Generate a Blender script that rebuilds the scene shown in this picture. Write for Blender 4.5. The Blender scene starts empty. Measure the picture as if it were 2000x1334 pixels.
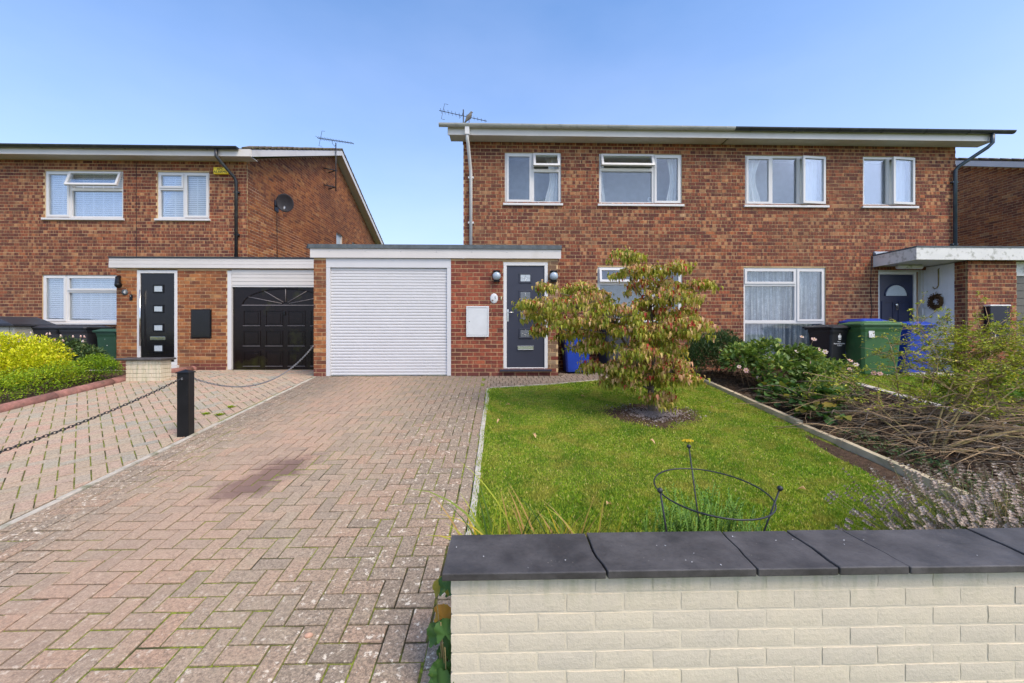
import bpy, bmesh, math, random
import numpy as np
from mathutils import Vector, Matrix, noise
R = random.Random(7)
NR = np.random.RandomState(5)
sc = bpy.context.scene
COL = sc.collection
rad = math.radians

# ------------------------------------------------------------------ camera, world, sun, exposure
cam_d = bpy.data.cameras.new('camera'); cam = bpy.data.objects.new('camera', cam_d); COL.objects.link(cam)
sc.camera = cam
cam_d.sensor_width = 36; cam_d.lens = 14.4; cam_d.shift_y = -0.0085
cam_d.clip_start = 0.05; cam_d.clip_end = 2000
cam.location = (0, 0, 1.68); cam.rotation_euler = (rad(90), 0, -0.025)

SUN_EL, SUN_AZ = 52.0, 138.0       # azimuth clockwise from +Y : behind the camera, to the right
world = bpy.data.worlds.new('World'); sc.world = world; world.use_nodes = True
wn = world.node_tree; wn.nodes.clear()
wo = wn.nodes.new('ShaderNodeOutputWorld'); wb = wn.nodes.new('ShaderNodeBackground'); ws = wn.nodes.new('ShaderNodeTexSky')
ws.sky_type = 'NISHITA'; ws.sun_disc = False; ws.sun_elevation = rad(SUN_EL); ws.sun_rotation = rad(SUN_AZ)
ws.air_density = 1.0; ws.dust_density = 2.6; ws.ozone_density = 3.0; ws.altitude = 0
wb.inputs['Strength'].default_value = 0.15
hs = wn.nodes.new('ShaderNodeHueSaturation'); hs.inputs['Saturation'].default_value = 1.24; hs.inputs['Value'].default_value = 1.12
wn.links.new(ws.outputs[0], hs.inputs['Color'])
# a thin veil of high cloud
tc = wn.nodes.new('ShaderNodeTexCoord'); mp = wn.nodes.new('ShaderNodeMapping'); mp.inputs['Scale'].default_value = (1.3, 1.3, 3.2)
cn = wn.nodes.new('ShaderNodeTexNoise'); cn.inputs['Scale'].default_value = 1.6; cn.inputs['Detail'].default_value = 6; cn.inputs['Roughness'].default_value = .55
cr = wn.nodes.new('ShaderNodeValToRGB'); cr.color_ramp.elements[0].position = .36; cr.color_ramp.elements[0].color = (.05, .05, .05, 1); cr.color_ramp.elements[1].position = .74; cr.color_ramp.elements[1].color = (.15, .15, .15, 1)
mw_ = wn.nodes.new('ShaderNodeMix'); mw_.data_type = 'RGBA'; mw_.inputs[7].default_value = (3.3, 3.75, 5.4, 1)
wn.links.new(tc.outputs['Generated'], mp.inputs['Vector']); wn.links.new(mp.outputs[0], cn.inputs['Vector']); wn.links.new(cn.outputs['Fac'], cr.inputs[0]); sxyz = wn.nodes.new('ShaderNodeSeparateXYZ'); wn.links.new(tc.outputs['Generated'], sxyz.inputs[0])
hz = wn.nodes.new('ShaderNodeValToRGB'); hz.color_ramp.elements[0].position = .0; hz.color_ramp.elements[0].color = (.62, .62, .62, 1); hz.color_ramp.elements[1].position = .62; hz.color_ramp.elements[1].color = (0, 0, 0, 1)
am = wn.nodes.new('ShaderNodeMath'); am.operation = 'ADD'; am.use_clamp = True
wn.links.new(sxyz.outputs['Z'], hz.inputs[0]); wn.links.new(hz.outputs[0], am.inputs[0]); wn.links.new(cr.outputs[0], am.inputs[1]); wn.links.new(am.outputs[0], mw_.inputs[0])
wn.links.new(hs.outputs[0], mw_.inputs[6]); wn.links.new(mw_.outputs[2], wb.inputs['Color']); wn.links.new(wb.outputs[0], wo.inputs['Surface'])
sun_d = bpy.data.lights.new('sun', 'SUN'); sun = bpy.data.objects.new('sun', sun_d); COL.objects.link(sun)
sun_d.energy = 1.25; sun_d.angle = rad(26); sun_d.color = (1.0, 0.87, 0.70)
sd = Vector((math.sin(rad(SUN_AZ))*math.cos(rad(SUN_EL)), math.cos(rad(SUN_AZ))*math.cos(rad(SUN_EL)), math.sin(rad(SUN_EL))))
sun.rotation_euler = sd.to_track_quat('Z', 'Y').to_euler(); sun.location = (0, -5, 12)
sc.view_settings.view_transform = 'Standard'; sc.view_settings.look = 'None'
sc.view_settings.exposure = 0.85; sc.view_settings.gamma = 1.0; sc.view_settings.use_curve_mapping = False
sc.cycles.max_bounces = 6; sc.cycles.transparent_max_bounces = 12

# ------------------------------------------------------------------ ground profile
S = 0.1125; YK = 7.73; HZ = 0.87
def gz(y): return min(max(S*y, 0.0), HZ)

# ------------------------------------------------------------------ materials
MATS = {}
class NT:
    def __init__(s, name):
        m = bpy.data.materials.new(name); m.use_nodes = True; s.m = m; s.t = m.node_tree; s.t.nodes.clear()
        s.out = s.t.nodes.new('ShaderNodeOutputMaterial'); MATS[name] = m
    def n(s, ty, ins=None, **kw):
        nd = s.t.nodes.new(ty)
        for k, v in kw.items(): setattr(nd, k, v)
        for k, v in (ins or {}).items():
            if isinstance(v, bpy.types.NodeSocket): s.t.links.new(v, nd.inputs[k])
            else: nd.inputs[k].default_value = v
        return nd
    def pos(s): return s.n('ShaderNodeNewGeometry').outputs['Position']
    def noise(s, scale, vec=None, detail=3, rough=.55, w=None, dist=0):
        nd = s.n('ShaderNodeTexNoise', {'Scale': scale, 'Detail': detail, 'Roughness': rough, 'Distortion': dist})
        s.t.links.new(vec if vec is not None else s.pos(), nd.inputs['Vector'])
        return nd.outputs['Fac']
    def ramp(s, fac, stops, interp='LINEAR'):
        nd = s.n('ShaderNodeValToRGB'); cr = nd.color_ramp; cr.interpolation = interp
        while len(cr.elements) > 1: cr.elements.remove(cr.elements[-1])
        for i, (p, c) in enumerate(stops):
            e = cr.elements[0] if i == 0 else cr.elements.new(p)
            e.position = p; e.color = (c, c, c, 1) if isinstance(c, (int, float)) else (*c, 1)
        s.t.links.new(fac, nd.inputs[0]); return nd.outputs['Color']
    def mix(s, fac, a, b, mode='MIX'):
        nd = s.n('ShaderNodeMix', data_type='RGBA', blend_type=mode)
        for sock, v in ((nd.inputs['Factor'], fac), (nd.inputs[6], a), (nd.inputs[7], b)):
            if isinstance(v, bpy.types.NodeSocket): s.t.links.new(v, sock)
            elif isinstance(v, (int, float)): sock.default_value = v
            else: sock.default_value = (*v, 1)
        return nd.outputs[2]
    def math(s, op, a, b=0.0, c=0.0):
        nd = s.n('ShaderNodeMath', operation=op)
        for i, v in enumerate((a, b, c)):
            if isinstance(v, bpy.types.NodeSocket): s.t.links.new(v, nd.inputs[i])
            else: nd.inputs[i].default_value = v
        return nd.outputs[0]
    def tone(s):
        a = s.n('ShaderNodeAttribute', attribute_type='GEOMETRY', attribute_name='tone').outputs['Fac']
        b = s.n('ShaderNodeAttribute', attribute_type='OBJECT', attribute_name='tone').outputs['Fac']
        return s.math('ADD', a, b)
    def vmul(s, v, k):
        nd = s.n('ShaderNodeVectorMath', operation='MULTIPLY'); s.t.links.new(v, nd.inputs[0]); nd.inputs[1].default_value = k
        return nd.outputs[0]
    def voff(s, v, f, k):
        c = s.n('ShaderNodeCombineXYZ', {'X': s.math('MULTIPLY', f, k), 'Y': s.math('MULTIPLY', f, k*1.7), 'Z': s.math('MULTIPLY', f, k*.7)})
        nd = s.n('ShaderNodeVectorMath', operation='ADD'); s.t.links.new(v, nd.inputs[0]); s.t.links.new(c.outputs[0], nd.inputs[1])
        return nd.outputs[0]
    def bump(s, h, strength=.3, dist=.01, normal=None):
        nd = s.n('ShaderNodeBump', {'Strength': strength, 'Distance': dist, 'Height': h})
        if normal is not None: s.t.links.new(normal, nd.inputs['Normal'])
        return nd.outputs[0]
    def bsdf(s, color, rough=.6, metal=0.0, normal=None, spec=.5, coat=0.0):
        p = s.n('ShaderNodeBsdfPrincipled', {'Metallic': metal, 'Specular IOR Level': spec, 'Coat Weight': coat})
        for k, v in (('Base Color', color), ('Roughness', rough)):
            if isinstance(v, bpy.types.NodeSocket): s.t.links.new(v, p.inputs[k])
            else: p.inputs[k].default_value = (*v, 1) if isinstance(v, tuple) else v
        if normal is not None: s.t.links.new(normal, p.inputs['Normal'])
        s.t.links.new(p.outputs[0], s.out.inputs[0]); return p

def simple(name, col, rough=.5, metal=0.0, var=.12, scale=8.0, bump=0.0, bscale=120, spec=.5, dirt=None):
    t = NT(name)
    n = t.noise(scale, detail=4)
    c = t.mix(t.ramp(n, [(.35, 0.0), (.7, 1.0)]), tuple(x*(1-var) for x in col), tuple(min(1, x*(1+var)) for x in col))
    if dirt:
        n2 = t.noise(dirt[1], detail=6)
        c = t.mix(t.ramp(n2, [(dirt[2], 0.0), (dirt[2]+.18, dirt[3])]), c, dirt[0])
    nm = t.bump(t.noise(bscale, detail=3), bump, .004) if bump else None
    t.bsdf(c, rough, metal, nm, spec); return t.m

def brick_mat(name, stops, dark=(.085, .036, .030), patch=.55, fine=(.55, .30, .16), dscale=(13, 13, 3), squares=False):
    t = NT(name); tone = t.tone()
    base = t.ramp(tone, stops)
    v = t.voff(t.vmul(t.pos(), dscale), tone, 37.0)
    n = t.noise(1.0, v, detail=2, rough=.5)
    c = t.mix(t.ramp(n, [(.47, 0.0), (.56, patch)]), base, dark)
    n2 = t.noise(1.6, t.voff(t.vmul(t.pos(), dscale), tone, 91.0), detail=2)
    c = t.mix(t.ramp(n2, [(.60, 0.0), (.72, .6)]), c, fine)
    if squares:   # kiss marks left by the firing stack: dark squares with paler gaps along each brick
        sp = t.n('ShaderNodeSeparateXYZ'); t.t.links.new(t.pos(), sp.inputs[0])
        row = t.math('FLOOR', t.math('DIVIDE', t.math('SUBTRACT', sp.outputs['Z'], HZ), .075))
        u = t.math('ADD', t.math('DIVIDE', t.math('ADD', sp.outputs['X'], sp.outputs['Y']), .069), t.math('MULTIPLY', t.math('ADD', tone, row), 7.31))
        cell = t.math('FLOOR', u); fr_ = t.math('FRACT', u)
        wn_ = t.n('ShaderNodeTexWhiteNoise', noise_dimensions='2D'); cb = t.n('ShaderNodeCombineXYZ', {'X': cell, 'Y': row}); t.t.links.new(cb.outputs[0], wn_.inputs['Vector']); rv = wn_.outputs['Value']
        c = t.mix(t.ramp(rv, [(.0, .85), (.42, .45), (.60, .0)]), c, (.10, .036, .032))
        c = t.mix(t.ramp(rv, [(.86, 0.0), (.93, .5)]), c, (.62, .36, .17))
        gap = t.math('MULTIPLY', t.ramp(fr_, [(.0, 1.0), (.10, .85), (.24, 0.0), (.9, 0.0), (1.0, 1.0)]), t.ramp(tone, [(.25, .25), (.45, 1.0)]))
        c = t.mix(t.math('MULTIPLY', gap, .62), c, (.42, .21, .095))
    c = t.mix(t.ramp(t.noise(.55, t.vmul(t.pos(), (1, 1, 1.6)), detail=5), [(.42, 0.0), (.66, .42)]), c, (.15, .065, .04))
    c = t.mix(t.ramp(t.noise(1.3, detail=4), [(.60, 0.0), (.74, .30)]), c, (.55, .30, .14))
    g = t.noise(240, detail=2)
    c = t.mix(.22, c, t.ramp(g, [(.3, .02), (.7, .55)]), 'OVERLAY')
    nm = t.bump(t.noise(160, detail=4), .35, .004)
    t.bsdf(c, .88, 0, nm, .25); return t.m
ST = [(0, (.11, .038, .03)), (.2, (.19, .055, .036)), (.45, (.29, .080, .042)), (.65, (.37, .105, .05)), (.82, (.45, .15, .06)), (.95, (.42, .20, .10)), (1, (.56, .36, .2))]
brick_mat('brick_facade', ST, patch=.25, squares=True)
ST2 = [(0, (.12, .038, .032)), (.3, (.25, .062, .040)), (.6, (.35, .088, .048)), (.85, (.43, .12, .058)), (1, (.48, .20, .11))]
brick_mat('brick_red', ST2, patch=.38)
ST4 = [(0, (.15, .06, .032)), (.3, (.28, .095, .042)), (.6, (.41, .15, .052)), (.85, (.50, .21, .07)), (1, (.52, .30, .13))]
brick_mat('brick_orange', ST4, patch=.35, dscale=(9, 9, 3))
brick_mat('brick_buff', [(0, (.17, .10, .06)), (.5, (.3, .2, .12)), (1, (.42, .31, .19))], patch=.2)
brick_mat('brick_plinth', [(0, (.12, .04, .036)), (.5, (.2, .06, .045)), (1, (.28, .09, .06))], patch=.2)
simple('mortar', (.58, .41, .22), .95, var=.15, scale=5, bump=.4)
t = NT('mortar_gable')   # mortar is paler below a sloping line across the gable
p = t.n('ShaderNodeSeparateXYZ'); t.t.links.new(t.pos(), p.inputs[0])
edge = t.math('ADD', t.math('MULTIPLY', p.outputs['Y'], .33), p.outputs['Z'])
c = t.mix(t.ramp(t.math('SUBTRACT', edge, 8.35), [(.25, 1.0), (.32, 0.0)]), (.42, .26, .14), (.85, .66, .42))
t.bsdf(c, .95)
simple('white_upvc', (.66, .65, .63), .32, var=.02, scale=3)
simple('white_fascia', (.64, .61, .57), .42, var=.05, scale=1.5, dirt=((.45, .40, .32), 2.5, .58, .35))
simple('weathered_fascia', (.70, .69, .65), .6, var=.06, scale=2, dirt=((.22, .22, .16), 9, .53, .8))
simple('white_soffit', (.55, .53, .48), .5, var=.05)
simple('shutter_white', (.60, .60, .60), .35, var=.02, scale=2)
simple('grey_gutter', (.46, .46, .42), .5, var=.12, scale=3, dirt=((.2, .2, .16), 8, .55, .5))
simple('black_gutter', (.028, .03, .033), .35, var=.2, scale=4, dirt=((.10, .11, .10), 6, .55, .5))
simple('blue_black_pipe', (.04, .06, .075), .35, var=.2)
simple('felt_grey', (.10, .12, .13), .9, var=.2, scale=10, bump=.5, dirt=((.2, .21, .2), 14, .55, .5))
simple('lead_grey', (.25, .30, .36), .6, var=.2, scale=6)
simple('roof_tile_moss', (.12, .085, .06), .95, var=.3, scale=6, bump=.8, bscale=40, dirt=((.15, .14, .04), 11, .47, .9))
simple('anthracite_door', (.030, .033, .052), .42, var=.08, scale=3, bump=.08, bscale=60)
simple('navy_door', (.020, .026, .06), .35, var=.1)
simple('black_door', (.008, .007, .008), .25, var=.15, bump=.05, bscale=50)
simple('black_paint', (.008, .008, .009), .4, spec=.3, var=.3, scale=9, dirt=((.3, .25, .22), 30, .72, .8))
simple('garage_brown', (.010, .006, .006), .22, spec=.3, var=.2, dirt=((.05, .055, .01), 2.6, .56, .5))
simple('panel_edge', (.17, .15, .15), .4, var=.1)
simple('taupe_door', (.13, .12, .10), .5, var=.08)
simple('chrome', (.75, .74, .70), .18, metal=1.0, var=.05)
simple('brass', (.6, .45, .2), .3, metal=1.0, var=.05)
simple('galvanised', (.33, .34, .35), .5, metal=.7, var=.2, scale=30)
simple('dark_steel', (.035, .037, .04), .45, metal=.3, var=.3)
simple('meter_white', (.62, .64, .64), .4, var=.04)
simple('meter_navy', (.006, .008, .022), .35, var=.1)
simple('alarm_yellow', (.95, .68, .03), .5, var=.1)
simple('print_black', (.02, .02, .02), .6)
simple('print_white', (.75, .75, .73), .6)
simple('dish_mesh', (.045, .043, .05), .6, var=.2)
simple('bin_grey', (.03, .031, .037), .5, var=.12, scale=4, bump=.1)
simple('bin_black', (.012, .012, .015), .5, var=.15, scale=4, bump=.1)
simple('bin_green', (.05, .14, .045), .5, var=.12, scale=4, bump=.1, dirt=((.12, .16, .08), 5, .55, .35))
simple('bin_dark_green', (.02, .065, .035), .5, var=.12, scale=4, bump=.1)
simple('bin_blue', (.012, .05, .36), .42, var=.12, scale=4, bump=.1)
simple('tyre', (.02, .02, .02), .8, var=.2)
simple('box_beige', (.36, .35, .29), .6, var=.05)
simple('tan_pipe', (.3, .17, .08), .5, var=.1)
simple('wreath_brown', (.12, .06, .02), .9, var=.6, scale=40)
simple('concrete', (.46, .41, .33), .95, var=.15, scale=14, bump=.6, dirt=((.12, .13, .05), 9, .5, .8))
simple('concrete_pale', (.50, .46, .40), .95, var=.15, scale=14, bump=.6, dirt=((.2, .2, .1), 9, .55, .6))
simple('kerb_red', (.30, .14, .11), .95, var=.2, scale=14, bump=.7, dirt=((.12, .08, .06), 9, .5, .6))
simple('timber', (.50, .41, .26), .85, var=.18, scale=7, bump=.5, bscale=50, dirt=((.12, .14, .06), 5, .52, .6))
simple('interior', (.42, .43, .44), .9, var=.1)
simple('blind_white', (.82, .83, .84), .6, var=.03)
simple('mulch', (.30, .25, .23), .95, var=.5, scale=60)
simple('stone', (.50, .30, .20), .9, var=.2, scale=40, bump=.5)
simple('bird_feather', (.13, .12, .10), .8, var=.4, scale=50)
simple('cable', (.02, .02, .02), .7)
simple('bark', (.16, .125, .09), .95, var=.35, scale=25, bump=.8, bscale=60, dirt=((.22, .23, .12), 8, .55, .5))
simple('bark_moss', (.26, .20, .08), .95, var=.3, scale=20, bump=.8, bscale=70, dirt=((.13, .13, .03), 7, .5, .7))
simple('twig_tan', (.34, .23, .12), .9, var=.4, scale=5)
simple('twig_dark', (.10, .07, .045), .9, var=.3, scale=12)
simple('asphalt', (.055, .055, .055), .95, var=.2, scale=60, bump=.5)

# curtain: lace
t = NT('net_curtain'); n = t.noise(55, detail=4, rough=.7)
n2 = t.noise(9, detail=4)
c = t.mix(t.ramp(n, [(.40, 0.0), (.62, 1.0)]), (.50, .53, .57), (.92, .94, .96))
c = t.mix(t.ramp(n2, [(.42, .0), (.65, .45)]), c, (.22, .25, .29))
c = t.mix(t.ramp(t.noise(1.0, t.vmul(t.pos(), (19, 19, .9)), detail=3), [(.38, .0), (.60, .75)]), c, (.14, .17, .21)); t.bsdf(c, .9)  # dark upright streaks: shade of the folds painted into the lace colour
simple('plain_curtain', (.84, .83, .80), .9, var=.06)

# glass: a see-through pane with a reflection of what stands in front of it
t = NT('window_glass')
gl = t.n('ShaderNodeBsdfGlossy', {'Roughness': .02, 'Color': (.92, .95, 1, 1)}); tr = t.n('ShaderNodeBsdfTransparent', {'Color': (.95, .97, .97, 1)})
fr = t.n('ShaderNodeLayerWeight', {'Blend': .35, 'Normal': t.bump(t.noise(1.3, detail=1), .05, .05)})
mx = t.n('ShaderNodeMixShader', {0: t.math('MULTIPLY_ADD', fr.outputs['Fresnel'], .55, .05)})
t.t.links.new(tr.outputs[0], mx.inputs[1]); t.t.links.new(gl.outputs[0], mx.inputs[2]); t.t.links.new(mx.outputs[0], t.out.inputs[0])
t = NT('frosted_glass'); n = t.noise(60, detail=2)
t.bsdf(t.mix(n, (.28, .32, .35), (.60, .66, .68)), .3, 0, t.bump(n, .4, .003))
t = NT('dark_glass'); n = t.noise(70, detail=2)
t.bsdf(t.mix(n, (.06, .07, .08), (.22, .24, .25)), .15, 0, t.bump(n, .3, .003))
t = NT('lamp_glass'); t.bsdf((.35, .42, .48), .12, 0, None, .8)

# painted wall bricks
for nm_, colr in (('cream_painted_brick', (.67, .59, .435)), ('cream_mortar', (.69, .615, .46))):
    t = NT(nm_); tone = t.tone()
    v = t.voff(t.pos(), tone, 3.0)
    n = t.noise(75, v, detail=5, rough=.65); n2 = t.noise(260, v, detail=3); big = t.noise(5, detail=4)
    c = t.mix(t.ramp(big, [(.4, 0.0), (.75, .35)]), colr, (.54, .48, .39)); c = t.mix(t.math('MULTIPLY', tone, .35), c, (.50, .46, .39))
    c = t.mix(t.ramp(n, [(.30, .45), (.42, 0.0)]), c, (.46, .42, .33))
    c = t.mix(t.ramp(t.noise(22, detail=5), [(.66, 0.0), (.76, .6)]), c, (.40, .37, .22))
    sz = t.n('ShaderNodeSeparateXYZ'); t.t.links.new(t.pos(), sz.inputs[0])
    drip = t.noise(1.0, t.vmul(t.pos(), (28, 28, 2.5)), detail=4)   # green algae runs under the coping
    c = t.mix(t.math('MULTIPLY', t.ramp(drip, [(.48, 0.0), (.68, .55)]), t.ramp(sz.outputs['Z'], [(.60, 0.0), (.74, 1.0)])), c, (.36, .36, .20))
    h = t.math('ADD', n, t.math('MULTIPLY', n2, .35))
    t.bsdf(c, .8, 0, t.bump(h, .5 if 'brick' in nm_ else .25, .005), .3)
t = NT('coping_slate'); n = t.noise(6, detail=6, rough=.65); n2 = t.noise(90, detail=4)
c = t.mix(t.ramp(n, [(.35, 0.0), (.68, 1.0)]), (.040, .036, .033), (.098, .090, .084))
c = t.mix(t.ramp(n2, [(.2, .5), (.45, 0.0)]), c, (.012, .012, .014))
vo = t.n('ShaderNodeTexVoronoi', {'Scale': 55.0}); t.t.links.new(t.pos(), vo.inputs['Vector'])
sp = t.math('MULTIPLY', t.ramp(vo.outputs['Distance'], [(.0, 1.0), (.16, 0.0)]), t.ramp(t.noise(14, detail=3), [(.60, 0.0), (.66, 1.0)]))
c = t.mix(sp, c, (.42, .38, .30))
t.bsdf(c, t.ramp(t.noise(17, detail=4), [(.3, .40), (.7, .62)]), 0, t.bump(n2, .25, .003), .55)

def paver_mat(name, stops, stain=False, lichen=True):
    t = NT(name); tone = t.tone(); P = t.pos()
    base = t.ramp(tone, stops)
    big = t.noise(1.1, detail=3)
    c = t.mix(t.ramp(big, [(.35, .0), (.7, .45)]), base, (.37, .29, .205))
    sp = t.n('ShaderNodeSeparateXYZ'); t.t.links.new(P, sp.inputs[0]); X, Y = sp.outputs['X'], sp.outputs['Y']
    g = t.noise(170, detail=3, rough=.75)
    c = t.mix(t.ramp(g, [(.32, .7), (.45, 0.0)]), c, (.12, .085, .055))
    c = t.mix(t.ramp(g, [(.56, 0.0), (.68, .7)]), c, (.70, .58, .44))
    c = t.mix(t.ramp(t.noise(60, detail=4), [(.35, .55), (.55, 0.0)]), c, (.16, .12, .085))
    c = t.mix(t.ramp(t.noise(7, t.voff(P, tone, 5.0), detail=3), [(.5, 0.0), (.7, .35)]), c, (.44, .36, .24))
    if lichen:
        # lichen spots thick along both sides of the drive, almost none in the wheel tracks
        d = t.math('ABSOLUTE', t.math('ADD', X, 2.05))
        m = t.ramp(t.math('MULTIPLY', t.math('ADD', d, t.math('MULTIPLY', t.noise(1.3, detail=3), .9)), .5), [(.52, 0.0), (.86, 1.0)])
        near = t.ramp(t.math('MULTIPLY', Y, .1), [(.17, 1.0), (.30, 0.0)])
        m = t.math('MAXIMUM', m, t.math('MULTIPLY', near, .6))
        ln = t.noise(26, detail=5, rough=.7); l2 = t.noise(70, detail=4, rough=.7)
        c = t.mix(t.math('MULTIPLY', t.math('MULTIPLY', m, t.ramp(l2, [(.44, 0.0), (.60, 1.0)])), .62), c, (.11, .09, .07))
        c = t.mix(t.math('MULTIPLY', m, t.ramp(ln, [(.585, 0.0), (.635, .85)])), c, (.74, .66, .52))
        # darker towards the garage door and the far corners
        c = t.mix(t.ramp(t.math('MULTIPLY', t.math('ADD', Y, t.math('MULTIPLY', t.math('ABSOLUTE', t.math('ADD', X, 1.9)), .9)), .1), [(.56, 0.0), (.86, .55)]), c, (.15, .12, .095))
    if stain:
        dx = t.math('MULTIPLY', t.math('SUBTRACT', t.math('ADD', X, 2.06), t.math('MULTIPLY', t.math('SUBTRACT', Y, 3.7), .3)), 2.8)
        dy = t.math('MULTIPLY', t.math('SUBTRACT', Y, 3.7), 1.45)
        r = t.math('SQRT', t.math('ADD', t.math('MULTIPLY', dx, dx), t.math('MULTIPLY', dy, dy)))
        r = t.math('ADD', r, t.math('MULTIPLY', t.math('SUBTRACT', t.noise(9, detail=6, rough=.7), .5), 1.1))
        r = t.math('ADD', r, t.math('MULTIPLY', t.math('SUBTRACT', tone, .5), .35))
        c = t.mix(t.ramp(r, [(.35, .80), (.80, 0.0)]), c, (.075, .04, .045))
        r2 = t.ramp(t.math('ABSOLUTE', t.math('ADD', X, t.math('ADD', 2.0, t.math('MULTIPLY', t.noise(1, detail=2), .6)))), [(.1, .30), (.75, 0.0)])
        c = t.mix(r2, c, (.46, .29, .205))
    t.bsdf(c, .92, 0, t.bump(t.math('ADD', g, t.noise(60, detail=3)), .55, .005), .2); return t.m
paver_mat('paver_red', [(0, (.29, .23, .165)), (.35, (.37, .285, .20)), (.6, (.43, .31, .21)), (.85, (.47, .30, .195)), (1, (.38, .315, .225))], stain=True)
paver_mat('paver_mixed', [(0, (.40, .36, .26)), (.3, (.50, .38, .26)), (.55, (.54, .34, .245)), (.8, (.42, .385, .29)), (1, (.34, .34, .28))], lichen=False)
t = NT('joint_moss'); n = t.noise(2.2, detail=4); n2 = t.noise(45, detail=4)
c = t.mix(t.ramp(n, [(.38, 0.0), (.52, 1.0)]), (.05, .045, .025), (.24, .29, .035))
c = t.mix(t.ramp(n2, [(.4, .7), (.6, 0.0)]), c, (.05, .045, .03)); t.bsdf(c, .98, 0, t.bump(n2, .6, .01), .1)
t = NT('soil'); n = t.noise(20, detail=6, rough=.7); n2 = t.noise(120, detail=3)
c = t.mix(t.ramp(n, [(.3, 0.0), (.7, 1.0)]), (.035, .022, .014), (.13, .085, .055))
c = t.mix(t.ramp(n2, [(.66, 0.0), (.72, .7)]), c, (.4, .34, .26)); t.bsdf(c, 1.0, 0, t.bump(n, 1.0, .03), .1)
t = NT('turf'); n = t.noise(3, detail=5); n2 = t.noise(60, detail=5, rough=.7)
c = t.mix(t.ramp(n, [(.35, 0.0), (.65, 1.0)]), (.10, .165, .02), (.25, .26, .045))
c = t.mix(t.ramp(n2, [(.35, .7), (.6, 0.0)]), c, (.04, .06, .012)); t.bsdf(c, 1.0, 0, t.bump(n2, .9, .02), .1)

def leaf_mat(name, stops, trans=.35, rough=.5, patch=None):
    t = NT(name); tone = t.tone()
    c = t.ramp(tone, stops)
    n = t.noise(3.0, detail=3)
    c = t.mix(.5, c, t.mix(n, (.25, .25, .25), (.75, .75, .75)), 'OVERLAY')
    if name == 'grass_blade':
        c = t.mix(t.ramp(t.noise(17, detail=4, rough=.7), [(.36, .5), (.50, 0.0)]), c, (.06, .15, .014)); c = t.mix(t.ramp(t.noise(23, detail=3, rough=.7), [(.56, 0.0), (.68, .35)]), c, (.46, .54, .10))
    if patch: c = t.mix(t.ramp(t.noise(patch[1], detail=4), [(patch[2], 0.0), (patch[2]+.16, patch[3])]), c, patch[0])
    p = t.n('ShaderNodeBsdfPrincipled', {'Roughness': rough, 'Specular IOR Level': .3}); t.t.links.new(c, p.inputs['Base Color'])
    tl = t.n('ShaderNodeBsdfTranslucent'); t.t.links.new(t.mix(.5, c, (1, 1, .35), 'MULTIPLY'), tl.inputs[0])
    m = t.n('ShaderNodeMixShader', {0: trans}); t.t.links.new(p.outputs[0], m.inputs[1]); t.t.links.new(tl.outputs[0], m.inputs[2])
    t.t.links.new(m.outputs[0], t.out.inputs[0]); return t.m
leaf_mat('dogwood_leaf', [(0, (.09, .14, .014)), (.3, (.22, .27, .025)), (.52, (.42, .42, .05)), (.68, (.66, .50, .14)), (.84, (.80, .50, .28)), (.95, (.58, .18, .10)), (1, (.5, .06, .04))])
leaf_mat('grass_blade', [(0, (.06, .17, .015)), (.4, (.20, .36, .022)), (.7, (.44, .52, .045)), (.9, (.62, .58, .14)), (1, (.85, .68, .3))], .35, .6, patch=((.52, .43, .09), 4.5, .48, .55))
leaf_mat('spirea_leaf', [(0, (.28, .36, .015)), (.4, (.52, .58, .02)), (.8, (.80, .80, .03)), (1, (.75, .60, .05))], .3)
leaf_mat('hedge_leaf', [(0, (.06, .15, .008)), (.5, (.24, .38, .014)), (.85, (.46, .56, .02)), (1, (.6, .48, .03))], .3)
leaf_mat('dark_leaf', [(0, (.025, .06, .02)), (.5, (.065, .12, .038)), (.9, (.10, .15, .04)), (1, (.3, .32, .08))], .2, .45)
leaf_mat('rose_leaf', [(0, (.04, .09, .018)), (.5, (.13, .22, .04)), (.85, (.30, .38, .06)), (1, (.55, .5, .1))], .25, .45)
leaf_mat('thorn_leaf', [(0, (.09, .14, .02)), (.45, (.30, .36, .03)), (.8, (.56, .57, .05)), (1, (.66, .52, .08))], .3)
leaf_mat('fern_leaf', [(0, (.06, .14, .025)), (.5, (.15, .30, .04)), (1, (.28, .42, .06))], .3)
leaf_mat('iris_leaf', [(0, (.05, .11, .03)), (.35, (.14, .22, .03)), (.6, (.38, .42, .04)), (.8, (.60, .40, .04)), (1, (.45, .28, .13))], .3, .4)
leaf_mat('mallow_leaf', [(0, (.035, .10, .02)), (.6, (.08, .17, .035)), (.85, (.40, .30, .04)), (1, (.45, .14, .03))], .3, .5, patch=((.22, .28, .05), 30, .56, .6))
leaf_mat('lavender_head', [(0, (.20, .14, .10)), (.5, (.42, .33, .26)), (1, (.66, .56, .46))], .15, .9)
leaf_mat('lavender_stem', [(0, (.10, .15, .05)), (.6, (.24, .28, .10)), (1, (.46, .36, .16))], .2, .8)
leaf_mat('petal_pink', [(0, (.72, .42, .38)), (1, (.80, .68, .60))], .3)
leaf_mat('petal_yellow', [(0, (.70, .50, .02)), (1, (.85, .68, .04))], .2)
M = MATS

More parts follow.
